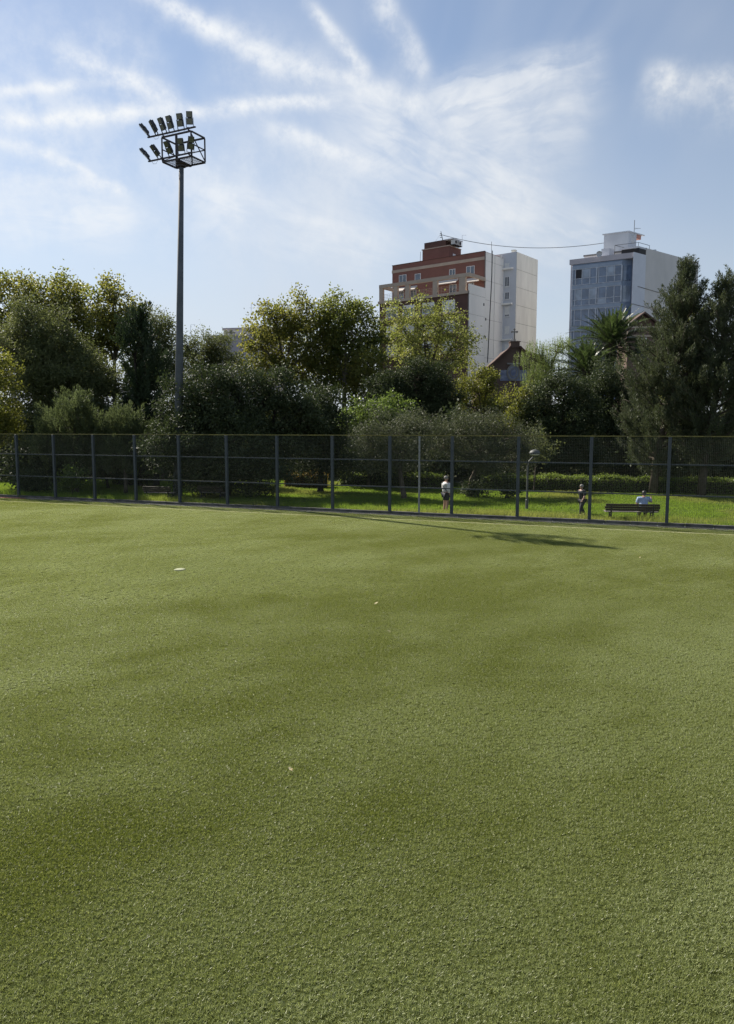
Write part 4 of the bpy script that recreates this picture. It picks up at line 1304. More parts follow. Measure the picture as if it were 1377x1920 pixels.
def make_crown(rs_, cs, outs, kind):
    lm, ll, lw, nl, rc, dens, upb, style, bark = KIND[kind]
    n = len(cs)
    cl_var = rs_.rand(n)
    size = rs_.uniform(0.5, 1.45, n)
    k = np.maximum(10, (nl * size ** 2).astype(int))
    idx = np.repeat(np.arange(n), k)
    m = len(idx)
    if style == 'tuft':                        # upright brush-like sprays
        axis_c = unit(outs * (1 - upb) + np.array([0, 0, 1.0]) * upb + rs_.normal(0, 0.18, (n, 3)))
        t_ = rs_.uniform(-1, 1, m)
        wid = rc * size[idx] * np.sqrt(np.clip(1 - t_ ** 2, 0.02, 1)) * 0.62
        rd = rs_.normal(size=(m, 3))
        pos_ = cs[idx] + axis_c[idx] * (t_ * rc * 1.35 * size[idx])[:, None] + unit(rd) * (wid * rs_.rand(m) ** 0.5)[:, None]
        ax = unit(axis_c[idx] * 1.3 + unit(rd) * 0.9)
        nr = rs_.normal(size=(m, 3))
    elif style == 'weep':                      # hanging strands
        ns = 7
        st = rs_.uniform(-1, 1, (n, ns, 2)) * rc
        sid = rs_.randint(0, ns, m)
        drop = rs_.rand(m) ** 0.8
        off_ = st[idx, sid]
        pos_ = cs[idx] + np.stack([off_[:, 0], off_[:, 1], 0.2 - drop * rc * 1.7 * size[idx]], 1) + rs_.normal(0, 0.035, (m, 3))
        ax = unit(np.stack([rs_.normal(0, 0.6, m), rs_.normal(0, 0.6, m), -np.ones(m)], 1))
        nr = rs_.normal(size=(m, 3))
    else:
        d = unit(rs_.normal(size=(m, 3)))
        rr = rc * size[idx] * rs_.rand(m) ** 0.45
        pos_ = cs[idx] + d * rr[:, None] * np.array([1.1, 1.1, 0.85])
        # sprigs that stick out of the outline
        spr = rs_.rand(m) < 0.16
        pos_[spr] += outs[idx][spr] * rs_.uniform(0.1, 1.0, spr.sum())[:, None] * rc + np.array([0, 0, 0.25]) * rs_.rand(spr.sum(), 1) * rc
        ax = unit(d + rs_.normal(0, 0.7, (m, 3)) + np.array([0, 0, -0.25]))
        nr = unit(rs_.normal(size=(m, 3)) + np.array([0, 0, 0.6]))
    ln = ll * rs_.uniform(0.5, 1.35, m)
    wd_ = lw * rs_.uniform(0.65, 1.2, m)
    var_ = np.clip(0.7 * cl_var[idx] + 0.5 * rs_.rand(m) - 0.1, 0, 1)
    TREE_LEAVES[0] += m
    return leaf_quads(pos_, ax, nr, ln, wd_), var_


def tree(name, label, cat, Y, base_px, lobes_px, kind, seed, group=None, trunk_r=0.16, depth=0.9, base_z=None, lean=0.0, mult=1.0, fork=0.45):
    """lobes_px: (px, py, half width, half height) of each mass of the crown, all set at distance Y (spread in depth)"""
    rs_ = np.random.RandomState(seed)
    s = FPX / Y
    lobes = []
    for (px, py, rx, ry) in lobes_px:
        c = at(px, py, Y)
        c.y += rs_.uniform(-0.45, 0.45) * rx / s
        lobes.append((np.array(c), np.array([rx / s, max(0.5, rx / s * depth), ry / s])))
    gz_ = 0.0 if base_z is None else base_z
    bx_ = at(base_px, 800, Y).x
    root = thing(name, (bx_, Y, gz_), label, cat, group)
    lm, ll, lw, nl, rc, dens, upb, style, bark = KIND[kind]
    cs, outs, ids = clumps(rs_, lobes, rc, dens * mult)
    keep = cs[:, 2] > gz_ + 0.25
    cs, outs, ids = cs[keep], outs[keep], ids[keep]
    q, var_ = make_crown(rs_, cs, outs, kind)
    q = q - np.array([bx_, Y, gz_])
    me = np_mesh('crown', q, 4, LM[lm], {'var': ('FACE', 'FLOAT', var_)})
    o = bpy.data.objects.new('crown', me)
    COL.objects.link(o)
    o.parent = root
    # wood
    mb = MB()
    base = Vector((bx_, Y, gz_ - 0.1))
    low = min(l[0][2] - l[1][2] for l in lobes)
    cen = np.mean([l[0] for l in lobes], axis=0)
    top = Vector((cen[0] * 0.6 + bx_ * 0.4 + lean, Y, max(gz_ + 1.0, low + (cen[2] - low) * fork)))
    mid = base.lerp(top, 0.5) + Vector((rs_.uniform(-0.15, 0.15), rs_.uniform(-0.1, 0.1), 0))
    mb.tube([base, base.lerp(mid, 0.3), mid, top], [trunk_r * 1.35, trunk_r, trunk_r * 0.85, trunk_r * 0.65], 8)
    for li, (c, r) in enumerate(lobes):
        cv_ = Vector(c)
        b1_ = top.lerp(cv_, 0.55) + Vector(rs_.uniform(-0.25, 0.25, 3))
        mb.tube([top - Vector((0, 0, 0.25)), b1_, cv_], [trunk_r * 0.55, trunk_r * 0.4, trunk_r * 0.22], 6)
        mine = np.where(ids == li)[0]
        if len(mine):
            for j in rs_.choice(mine, min(len(mine), 16), replace=False):
                e = Vector(cs[j])
                src = b1_.lerp(cv_, rs_.uniform(0.1, 1.0))
                mb.tube([src, src.lerp(e, 0.5) + Vector(rs_.uniform(-0.15, 0.15, 3)) - Vector((0, 0, 0.06)), e], [trunk_r * 0.2, trunk_r * 0.12, trunk_r * 0.05], 4)
    mb.build('trunk', bark, root, smooth=True)
    return root


G_BACK = 'tall park trees behind the fence'
# left side, far
tree('plane_tree', 'broad olive plane tree with yellowing top at the far left edge', 'tree', 62, 60,
     [(20, 570, 62, 58), (95, 560, 58, 48), (140, 590, 42, 55), (-40, 590, 50, 70), (70, 640, 75, 60), (120, 668, 60, 45), (160, 625, 34, 40), (150, 720, 60, 50)], 'plane', 1, G_BACK, 0.3)
tree('plane_tree', 'slim plane tree with a sparse rust tinted top and bare trunk showing', 'tree', 60, 207,
     [(212, 552, 36, 32), (192, 592, 34, 36), (240, 592, 36, 34), (222, 625, 44, 30), (195, 660, 40, 22), (265, 620, 24, 28)], 'plane', 2, G_BACK, 0.2, fork=0.15)
tree('ash_tree', 'dense blue green leafy tree filling the left side below the plane tops', 'tree', 53, 100,
     [(46, 600, 22, 44), (75, 625, 24, 40), (105, 650, 34, 40), (140, 672, 28, 40), (170, 700, 30, 36), (10, 660, 36, 55), (128, 612, 16, 34), (45, 665, 55, 60), (120, 690, 60, 60), (75, 740, 75, 60), (160, 735, 56, 60), (215, 735, 44, 55)], 'grey', 3, G_BACK, 0.28)
tree('cypress_tree', 'very dark cypress left of the floodlight mast', 'tree', 51, 262,
     [(262, 600, 22, 28), (252, 640, 34, 40), (270, 690, 40, 48), (266, 745, 36, 50), (262, 790, 36, 40)], 'cypress', 4, G_BACK, 0.22)
tree('leafy_tree', 'dull green tree tucked between the cypress and the floodlight mast', 'tree', 56, 300,
     [(296, 612, 30, 28), (308, 650, 28, 40), (318, 705, 36, 45), (290, 690, 34, 45)], 'grey', 5, G_BACK, 0.2)
tree('yellow_tree', 'yellow green leafy tree cut off by the left picture edge', 'tree', 47, -20,
     [(-12, 700, 38, 42), (-5, 755, 42, 45), (-20, 800, 50, 40), (10, 800, 26, 30)], 'yellow', 6, None, 0.16)
tree('tamarisk', 'feathery grey green tamarisk bush rising over the fence at left', 'shrub', 45.5, 140,
     [(140, 770, 42, 32), (105, 805, 38, 30), (165, 800, 36, 34), (85, 835, 40, 30), (150, 845, 48, 34)], 'tamarisk', 7, 'feathery shrubs by the fence', 0.14)
tree('tamarisk', 'smaller feathery bush right of the larger tamarisk', 'shrub', 45, 232,
     [(232, 790, 36, 26), (215, 815, 34, 28), (248, 815, 30, 30), (225, 850, 40, 30)], 'tamarisk', 8, 'feathery shrubs by the fence', 0.12)
tree('feathery_tree', 'rounded feathery dark tree just right of the mast against the sky', 'tree', 66, 385,
     [(400, 648, 32, 22), (372, 668, 34, 28), (415, 672, 26, 26), (352, 645, 18, 22), (375, 700, 50, 32)], 'grey', 9, G_BACK, 0.2)
tree('evergreen_tree', 'huge dense dark glossy evergreen bush in front of the mast', 'tree', 43.2, 420,
     [(350, 770, 58, 56), (395, 742, 46, 48), (450, 735, 50, 50), (505, 738, 46, 46), (550, 768, 50, 52), (430, 780, 70, 50), (430, 830, 105, 70), (545, 810, 62, 56), (340, 830, 62, 66), (480, 880, 70, 45), (390, 890, 60, 40)], 'dark', 10, None, 0.3, depth=0.75, mult=0.95)
tree('evergreen_shrub', 'deep green rounded shrub right of the huge evergreen bush', 'shrub', 46, 600,
     [(598, 765, 34, 45), (615, 800, 38, 40), (580, 840, 50, 55), (640, 850, 40, 45)], 'dark', 11, None, 0.18)
# centre
tree('plane_tree', 'yellow green plane tree left of centre with ragged top', 'tree', 63, 530,
     [(520, 600, 42, 38), (560, 590, 38, 40), (480, 640, 36, 28), (540, 650, 52, 40), (590, 640, 40, 54), (500, 690, 56, 32), (570, 700, 50, 36)], 'plane', 12, G_BACK, 0.24)
tree('plane_tree', 'taller darker plane tree in the centre left of the brick flats', 'tree', 62, 640,
     [(640, 590, 46, 42), (670, 620, 40, 48), (620, 640, 40, 48), (665, 675, 54, 44), (610, 705, 50, 44), (700, 640, 26, 40)], 'plane_green', 13, G_BACK, 0.24)
tree('yellow_tree', 'yellowing tree low in the centre below the brick flats', 'tree', 60, 690,
     [(690, 680, 34, 34), (715, 700, 30, 38), (680, 735, 40, 34)], 'plane', 14, G_BACK, 0.16)
tree('airy_tree', 'thin airy light green tree in front of the brick flats', 'tree', 66, 790,
     [(745, 600, 30, 36), (790, 595, 38, 34), (835, 600, 34, 38), (870, 630, 30, 30), (800, 645, 58, 38), (760, 660, 40, 36), (850, 670, 40, 36)], 'airy', 15, G_BACK, 0.2, fork=0.1)
tree('evergreen_tree', 'nearly black rounded tree in the centre below the flats', 'tree', 56, 795,
     [(790, 710, 44, 34), (770, 745, 44, 42), (825, 745, 38, 44), (720, 735, 36, 34), (800, 785, 56, 36)], 'dark', 16, None, 0.24)
tree('green_shrub', 'fresh green shrub in the centre above the fence rail', 'shrub', 50, 690,
     [(690, 775, 46, 32), (735, 770, 32, 30), (660, 800, 40, 34), (720, 810, 50, 36)], 'green', 17, None, 0.14)
tree('olive_tree', 'grey olive tree hanging over the fence right of centre', 'tree', 41.5, 760,
     [(740, 805, 60, 34), (700, 832, 42, 30), (785, 800, 44, 30), (760, 845, 60, 30), (715, 868, 44, 22)], 'olive', 18, 'olive trees by the fence', 0.15)
tree('olive_tree', 'second olive tree beside the first, behind the standing man', 'tree', 43, 880,
     [(860, 800, 50, 30), (905, 795, 44, 28), (830, 832, 40, 26), (885, 845, 50, 30), (945, 815, 40, 34), (920, 868, 44, 22), (985, 828, 32, 32), (975, 862, 34, 22)], 'olive', 19, 'olive trees by the fence', 0.15)
tree('yellow_tree', 'yellow green tree right of the black rounded tree', 'tree', 57, 905,
     [(890, 715, 38, 34), (915, 715, 22, 22), (880, 760, 40, 36), (925, 755, 38, 34)], 'yellow', 20, None, 0.16)
tree('yellow_shrub', 'small bright yellow green shrub below the church', 'shrub', 52, 968,
     [(965, 745, 26, 24), (975, 785, 32, 30), (950, 800, 34, 26)], 'yellow', 21, None, 0.12)
tree('pepper_tree', 'pale green weeping pepper tree right of the church', 'tree', 68, 1025,
     [(1010, 665, 30, 24), (1050, 645, 24, 18), (1030, 690, 38, 30), (1000, 705, 16, 28)], 'pepper', 22, None, 0.18)
tree('holm_oak', 'dark round holm oak left of the palms', 'tree', 51, 1060,
     [(1060, 735, 48, 34), (1020, 765, 40, 38), (1090, 770, 40, 40), (1050, 805, 60, 36), (1075, 850, 56, 40), (1000, 840, 40, 30)], 'dark', 23, None, 0.24)
tree('evergreen_shrub', 'dark shrubs under the tall palm left of the conifer', 'shrub', 58, 1150,
     [(1150, 715, 42, 34), (1125, 760, 36, 44), (1170, 770, 34, 50), (1145, 815, 48, 40), (1150, 860, 50, 40)], 'dark', 24, None, 0.2)
# right: the big conifer pair and a yellowing tree between them
def conifer(label, Y, axis_px, prof, seed, nbr, group):
    """conifer with whorled, rising boughs; axis_px = trunk line, prof = (py, half width) of the outline"""
    rs_ = np.random.RandomState(seed)
    s = FPX / Y
    ax_ = [at(px, py, Y) for px, py in axis_px]
    root = thing('pine_tree', (ax_[0].x, Y, 0), label, 'tree', group)
    wood = MB()
    ax_[0].z = -0.1
    wood.tube(ax_, [0.24 * (1 - 0.9 * k / (len(ax_) - 1)) + 0.02 for k in range(len(ax_))], 8)
    zs_ = np.array([at(688, py, Y).z for py, _ in prof])
    ws_ = np.array([w_ / s for _, w_ in prof])
    zax = np.array([p.z for p in ax_])
    xax = np.array([p.x for p in ax_])
    cs, outs = [], []
    for i in range(nbr):
        z = zs_[-1] + (zs_[0] - zs_[-1]) * (1 - (1 - (i + rs_.rand()) / nbr) ** 1.25)
        half = np.interp(-z, -zs_, ws_)
        az = i * 2.39996 + rs_.uniform(-0.5, 0.5)
        L = half * rs_.uniform(0.6, 1.12)
        rise = R(rs_.uniform(8, 48))
        b0 = Vector((np.interp(z, zax, xax), Y, z - L * 0.28))
        d = Vector((math.cos(az), math.sin(az), math.tan(rise) * 0.75))
        pts = [b0]
        for k in range(1, 6):
            pts.append(b0 + d * (L * k / 5) + Vector((0, 0, 0.22 * L * (k / 5) ** 2)) + Vector(rs_.normal(0, 0.03, 3)))
        wood.tube(pts, [0.06, 0.05, 0.04, 0.03, 0.02, 0.01], 4)
        m = max(2, int(L / 0.2))
        for q in range(m):
            f = 0.3 + 0.72 * (q + rs_.rand()) / m
            k = min(4, int(f * 5))
            p = pts[k].lerp(pts[k + 1], min(1.0, f * 5 - k))
            for _ in range(2 if f < 0.8 else 1):
                o_ = rs_.normal(0, 0.13 + 0.16 * (1 - f), 3)
                cs.append(np.array(p) + o_ + np.array([0, 0, 0.1]))
                outs.append(np.array([math.cos(az), math.sin(az), 0.55]))
    top = ax_[-1]
    for k in range(8):
        cs.append(np.array(top) + np.array([rs_.normal(0, .08), rs_.normal(0, .08), -0.12 * k]))
        outs.append(np.array([0, 0, 1.0]))
    cs, outs = np.array(cs), np.array(outs)
    q, var_ = make_crown(rs_, cs, outs, 'conifer')
    me = np_mesh('crown', q - np.array([WORLD_LOC[root.name]]), 4, LM['conifer'], {'var': ('FACE', 'FLOAT', var_)})
    o = bpy.data.objects.new('crown', me)
    COL.objects.link(o)
    o.parent = root
    wood.build('trunk', M_BARK, root, smooth=True)
    return root


conifer('big shaggy grey green conifer with a pointed top at right', 44.5, [(1224, 920), (1232, 850), (1255, 760), (1275, 660), (1286, 570), (1289, 500)],
        [(498, 5), (522, 16), (552, 36), (590, 54), (640, 78), (700, 98), (760, 110), (820, 98), (880, 42)], 25, 150, 'conifers at the right')
conifer('second conifer cut off by the right picture edge', 43, [(1314, 938), (1322, 850), (1340, 760), (1356, 650), (1362, 532)],
        [(528, 6), (560, 22), (610, 46), (680, 70), (760, 88), (830, 78), (880, 34)], 26, 115, 'conifers at the right')
conifer('bushy conifer behind the other two, mostly beyond the right edge', 47, [(1400, 925), (1404, 800), (1410, 700), (1412, 560)],
        [(556, 8), (600, 26), (680, 50), (780, 66), (860, 40)], 29, 110, 'conifers at the right')
tree('yellow_tree', 'yellow leafed tree glowing through the gaps of the conifers', 'tree', 52, 1300,
     [(1300, 610, 34, 34), (1330, 680, 40, 40), (1290, 740, 46, 46), (1372, 560, 20, 14)], 'yellow', 27, None, 0.16, mult=0.7)
# dark undergrowth that closes the view below the crowns
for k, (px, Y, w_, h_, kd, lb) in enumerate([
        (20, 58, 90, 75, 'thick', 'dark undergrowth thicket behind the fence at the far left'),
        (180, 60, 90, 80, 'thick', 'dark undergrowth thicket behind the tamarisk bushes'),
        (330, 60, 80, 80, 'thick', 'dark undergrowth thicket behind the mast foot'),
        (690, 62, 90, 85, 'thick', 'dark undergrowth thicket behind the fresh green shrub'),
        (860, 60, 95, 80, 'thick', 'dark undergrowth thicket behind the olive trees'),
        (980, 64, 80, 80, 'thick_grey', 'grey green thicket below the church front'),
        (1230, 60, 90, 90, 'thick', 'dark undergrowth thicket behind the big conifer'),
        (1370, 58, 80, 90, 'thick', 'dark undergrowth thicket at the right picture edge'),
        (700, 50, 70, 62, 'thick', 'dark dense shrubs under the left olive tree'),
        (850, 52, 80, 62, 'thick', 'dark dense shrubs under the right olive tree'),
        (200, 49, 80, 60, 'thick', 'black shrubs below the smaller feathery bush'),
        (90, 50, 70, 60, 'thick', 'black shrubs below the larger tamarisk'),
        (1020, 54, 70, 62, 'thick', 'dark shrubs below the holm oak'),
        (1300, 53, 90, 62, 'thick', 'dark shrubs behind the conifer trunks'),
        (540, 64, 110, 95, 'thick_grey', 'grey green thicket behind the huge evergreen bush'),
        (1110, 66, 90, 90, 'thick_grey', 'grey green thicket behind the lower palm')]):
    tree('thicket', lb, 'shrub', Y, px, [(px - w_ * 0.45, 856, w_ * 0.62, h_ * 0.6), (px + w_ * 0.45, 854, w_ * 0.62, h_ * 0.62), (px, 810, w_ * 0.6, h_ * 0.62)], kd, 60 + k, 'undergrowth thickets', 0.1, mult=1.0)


# --- palms
def palm(label, crown_px, Y, nfr, flen, seed, base_z=0.0):
    rs_ = np.random.RandomState(seed)
    r_ = random.Random(seed)
    hub = at(crown_px[0], crown_px[1], Y)
    root = thing('palm_tree', (hub.x, Y, base_z), label, 'palm', 'palms behind the fence')
    mb = MB()
    pts = [Vector((hub.x, Y, base_z - 0.1 + (hub.z - base_z) * k / 14)) for k in range(15)]
    mb.tube(pts, [0.3 + (0.05 if k % 2 else 0) - 0.004 * k + (0.12 if k > 12 else 0) for k in range(15)], 10)
    mb.build('trunk', M_BARKD, root)
    qs, vr = [], []
    stems = MB()
    for i in range(nfr):
        az = i * 2.39996 + r_.uniform(-0.2, 0.2)
        u_ = (i + 0.5) / nfr
        el = R(88) - u_ ** 1.5 * R(100)                 # from upright to hanging
        L = flen * r_.uniform(0.85, 1.12) * (0.75 + 0.5 * min(1, u_ * 2))
        d = Vector((math.cos(az) * math.cos(el), math.sin(az) * math.cos(el), math.sin(el)))
        p = hub.copy()
        prev = p.copy()
        line = [p.copy()]
        ns = 12
        for s_ in range(ns):
            d = (d + Vector((0, 0, -0.055 - 0.05 * max(0, math.cos(el))))).normalized()
            p = p + d * (L / ns)
            line.append(p.copy())
        stems.tube(line, [0.035 * (1 - 0.9 * k / ns) + 0.004 for k in range(ns + 1)], 4)
        dead = u_ > 0.9
        for s_ in range(2, ns):
            for q in range(4):
                f_ = (s_ + q / 4) / ns
                a = line[s_].lerp(line[s_ + 1], q / 4)
                t_ = (line[s_ + 1] - line[s_]).normalized()
                up = Vector((0, 0, 1)) if abs(t_.z) < 0.95 else Vector((math.cos(az), math.sin(az), 0))
                sd = t_.cross(up).normalized()
                nn = sd.cross(t_)
                ll_ = L * 0.17 * math.sin(min(1.0, f_ * 1.15 + 0.08) * math.pi) ** 0.6 + 0.08
                for sg in (-1, 1):
                    ax = (sd * sg * 0.8 + t_ * 0.75 + nn * 0.32 + Vector((r_.uniform(-.12, .12), r_.uniform(-.12, .12), r_.uniform(-.12, .12)))).normalized()
                    c = a + ax * ll_ / 2
                    w2 = ax.cross(nn).normalized() * 0.048
                    qs += [a, c + w2, a + ax * ll_, c - w2]
                    vr.append(min(1, max(0, r_.random() * 0.8 + (0.4 if dead else 0))))
    arr = np.array([tuple(v - WORLD_LOC[root.name]) for v in qs])
    me = np_mesh('fronds', arr, 4, LM['palm'], {'var': ('FACE', 'FLOAT', np.array(vr))})
    o = bpy.data.objects.new('fronds', me)
    COL.objects.link(o)
    o.parent = root
    stems.build('frond_stems', M_BARK, root)
    for k in range(10):                                   # dry stubs hanging under the crown
        az = r_.uniform(0, 6.28)
        d = Vector((math.cos(az), math.sin(az), -0.5))
        MB().tube([hub - Vector((0, 0, 0.2)), hub + d * 0.6 - Vector((0, 0, 0.2)), hub + d * 1.0 - Vector((0, 0, 0.75 + r_.random() * 0.5))], [0.05, 0.04, 0.015], 4).build('dry_stub', M_BARKP, root)
    return root


palm('tall date palm with upright green fronds in front of the glazed building', (1147, 652), 70, 104, 3.8, 3)
palm('lower spreading palm left of the tall date palm', (1100, 702), 66, 66, 3.0, 5)

print('leaves', TREE_LEAVES[0])

# ------------------------------------------------------------------ park: hedges, lawn, benches, lamp
def hedge(label, p, q, wdt, h, kind, seed, group='clipped hedges in the park', base=0.0):
    """clipped hedge along p-q: a leafy shell over a twiggy core"""
    rs_ = np.random.RandomState(seed)
    p, q = Vector((p[0], p[1], base)), Vector((q[0], q[1], base))
    d = (q - p)
    L = d.length
    d.normalize()
    nrm_ = Vector((-d.y, d.x, 0))
    root = thing('hedge', p, label, 'hedge', group)
    n = int(L * (wdt + 2 * h) * 620)
    u = rs_.uniform(0, L, n)
    tot_ = wdt + 2 * h
    s_ = rs_.uniform(0, tot_, n)
    v_ = np.where(s_ < h, -wdt / 2, np.where(s_ < h + wdt, s_ - h - wdt / 2, wdt / 2))
    z_ = np.where(s_ < h, s_, np.where(s_ < h + wdt, h, s_ - h - wdt))
    wob_ = 0.16 * (vnoise(u * 0.9, v_ * 2 + 5, seed) - 0.5) + 0.08 * (vnoise(u * 3.1, v_ * 3, seed + 9) - 0.5)
    tops = (s_ >= h) & (s_ < h + wdt)
    z_ = z_ + np.where(tops, wob_ * 1.6 + np.abs(rs_.normal(0, 0.08, n)), 0)
    v_ = v_ + np.where(tops, 0, wob_ + rs_.normal(0, 0.045, n))
    P_ = np.array(d)[None] * u[:, None] + np.array(nrm_)[None] * v_[:, None] + np.array([0, 0, 1.0])[None] * z_[:, None]
    ax = unit(rs_.normal(size=(n, 3)) + np.array([0, 0, 1.1]))
    q_ = leaf_quads(P_, ax, rs_.normal(size=(n, 3)), rs_.uniform(0.06, 0.12, n), rs_.uniform(0.035, 0.06, n))
    me = np_mesh('foliage', q_, 4, LM[kind], {'var': ('FACE', 'FLOAT', rs_.rand(n))})
    o = bpy.data.objects.new('foliage', me)
    COL.objects.link(o)
    o.parent = root
    M = Matrix.Rotation(math.atan2(d.y, d.x), 3, 'Z')
    MB().box((p + q) / 2 + Vector((0, 0, h / 2 - 0.05)), (L - 0.12, wdt - 0.14, h - 0.12), M).build('twigs', M_BARKD, root)
    return root


def gp(px, Y):
    return (at(px, 800, Y).x, Y)


hedge('long clipped hedge with sunlit top behind the seated person', gp(905, 48.5), gp(1420, 43.5), 1.0, 0.85, 'hedge', 1)
hedge('clipped hedge with sunlit top left of the standing man', gp(640, 51), gp(835, 49), 0.9, 0.8, 'hedge', 3)
hedge('yellow and rust coloured low hedge behind the fence in the centre', gp(535, 50), gp(612, 49.3), 0.9, 0.95, 'rust', 4)
hedge('clipped hedge behind the fence at the far left edge', gp(-60, 58), gp(66, 56), 0.9, 0.9, 'hedge', 5)
hedge('short clipped hedge behind the left bench', gp(212, 52), gp(292, 51), 0.9, 0.9, 'hedge', 6)
tree('shade_bush', 'added dark bush in place of tree shade on the lawn right of the standing man', 'shrub', 42.5, 886, [(886, 914, 22, 16), (886, 926, 24, 12)], 'dark', 81, 'added bushes in place of tree shade', 0.06)  # added bush, stands for tree shadow lying on the lawn
tree('shade_bush', 'added dark bush in place of tree shade left of the park lamp', 'shrub', 42, 950, [(952, 918, 16, 14), (962, 926, 20, 12)], 'dark', 82, 'added bushes in place of tree shade', 0.06)  # also added where the lawn is only darkened by tree shadow
tree('low_bush', 'leafy sunlit bush low behind the fence at left', 'shrub', 43.6, 130, [(140, 893, 22, 16), (122, 900, 22, 14), (152, 902, 16, 16), (108, 910, 16, 10)], 'green', 83, None, 0.06)
tree('low_bush', 'dark low bush behind the fence at the far left', 'shrub', 46, 65, [(70, 896, 26, 18), (48, 902, 22, 14), (90, 905, 26, 14)], 'dark', 84, None, 0.06)

m_ = bpy.data.materials.new('lawn_blade')
m_.use_nodes = True
t = NT(m_.node_tree)
var = t.n('ShaderNodeAttribute', attribute_name='var').outputs['Fac']
tone = t.n('ShaderNodeAttribute', attribute_name='tone', attribute_type='INSTANCER').outputs['Fac']
c = t.mix(var, rgb(0.095, 0.165, 0.022), rgb(0.19, 0.255, 0.045))
c = t.mix(t.sm(tone, 0.4, 0.85, 0.0, 0.75), c, rgb(0.21, 0.215, 0.075))
p_ = t.n('ShaderNodeBsdfPrincipled', {'Base Color': c, 'Roughness': 0.5, 'Specular IOR Level': 0.3})
tr_ = t.n('ShaderNodeBsdfTranslucent', {'Color': t.mix(1.0, c, rgb(1.85, 1.85, 1.2), 'MULTIPLY')})
mx_ = t.n('ShaderNodeMixShader', {0: 0.5, 1: p_.outputs[0], 2: tr_.outputs[0]})
t.t.links.new(mx_.outputs[0], t.n('ShaderNodeOutputMaterial').inputs[0])
M_LAWN = m_
rs = np.random.RandomState(31)


def lawn(name, d0, d1, cell, nbl, h0, h1, wd, label, xr=(-34, 27), ymax=57):
    gx, gy = np.meshgrid(np.arange(xr[0], xr[1], cell), np.arange(20, 60, cell))
    x = gx.ravel() + rs.uniform(-0.5, 0.5, gx.size) * cell
    y = gy.ravel() + rs.uniform(-0.5, 0.5, gx.size) * cell
    dist = (x - FA.x) * FN.x + (y - FA.y) * FN.y
    keep = (dist > d0) & (dist < d1) & (np.abs(x) < 0.52 * y + 1.5) & (y < ymax)
    x, y = x[keep], y[keep]
    n = len(x)
    rot = tilt_euler(rs.uniform(0, 6.28, n), rs.normal(0, 0.1, n), rs.normal(0, 0.1, n))
    hh = 0.6 + 0.9 * vnoise(x * 0.6, y * 0.6, 41)
    s = rs.uniform(0.8, 1.2, n)
    scatter(name, blades(rs, nbl, cell * 0.65, h0, h1, wd, 0.6), rs.rand(nbl), np.stack([x, y, np.zeros(n)], 1), rot, np.stack([s, s, s * hh], 1), vnoise(x * 0.35, y * 0.35, 42), M_LAWN, label, 'grass')


lawn('lawn_grass', 0.15, 20.0, 0.3, 130, 0.05, 0.13, 0.014, 'bright green mown park grass behind the fence')
lawn('long_grass', 0.16, 1.5, 0.3, 60, 0.16, 0.34, 0.016, 'long sunlit grass growing along the back of the fence')

# --- benches
M_PLANK = mat('dark_bench_plank', (0.035, 0.026, 0.018), 0.7, (0.055, 0.04, 0.028), 5, 4, 0.2, 30, stretch=(1, 1, 6))
M_SEAT = mat('pale_bench_seat', (0.3, 0.28, 0.25), 0.6, (0.2, 0.18, 0.16), 4, 4, 0.2, 30)  # seat slats much paler than the back slats


def bench(label, mid, ang, L, seed=0):
    """park bench seen from behind: slats on two cast iron frames; local +y is away from its back"""
    root = thing('park_bench', (mid[0], mid[1], 0), label, 'bench', 'park benches behind the fence')
    M = Matrix.Rotation(ang, 3, 'Z')
    o_ = Vector((mid[0], mid[1], 0))
    P = lambda x, y, z: o_ + M @ Vector((x, y, z))
    for k, (y, z) in enumerate(((0.05, 0.385), (0.18, 0.375), (0.31, 0.375), (0.44, 0.385))):
        MB().beam(P(-L / 2 + 0.04, y, z), P(L / 2 - 0.04, y, z), 0.11, 0.035, up=M @ Vector((0, 0, 1))).build('seat_slat', M_SEAT, root, bevel=0.008)
    for k, (y, z) in enumerate(((-0.045, 0.47), (-0.075, 0.575), (-0.105, 0.68))):
        e = 0.0 if k == 1 else 0.025
        MB().beam(P(-L / 2 + e, y, z), P(L / 2 - e, y, z), 0.04, 0.098, up=M @ Vector((0, -0.28, 1))).build('back_slat', M_PLANK, root, bevel=0.012)
    for x in (-L * 0.38, L * 0.38):
        mb = MB()
        mb.tube([P(x, -0.12, 0.74), P(x, -0.05, 0.45), P(x, 0.0, 0.34), P(x, -0.02, 0.2), P(x, -0.12, 0.02)], [0.022, 0.03, 0.034, 0.03, 0.034], 6)
        mb.tube([P(x, 0.0, 0.34), P(x, 0.46, 0.345)], 0.025, 6)
        mb.tube([P(x, 0.44, 0.35), P(x, 0.42, 0.2), P(x, 0.5, 0.02)], [0.028, 0.026, 0.034], 6)
        mb.tube([P(x, -0.04, 0.15), P(x, 0.2, 0.24), P(x, 0.44, 0.15)], 0.018, 6)
        mb.build('iron_leg', M_IRON, root)
    return root


FANG = math.atan2(FD.y, FD.x)
bm_ = ground(1187, 978)
bench('dark slatted bench seen from behind at the right, someone sitting on it', (bm_.x, bm_.y + 0.15), FANG + R(14), 2.2)
bl_ = gp(292, 41.2)
bench('bench with a sunlit seat behind the fence left of the evergreen bush', bl_, FANG + R(6), 1.7)
bench('bench half hidden under the huge evergreen bush', gp(393, 41.3), FANG + R(6), 1.5)

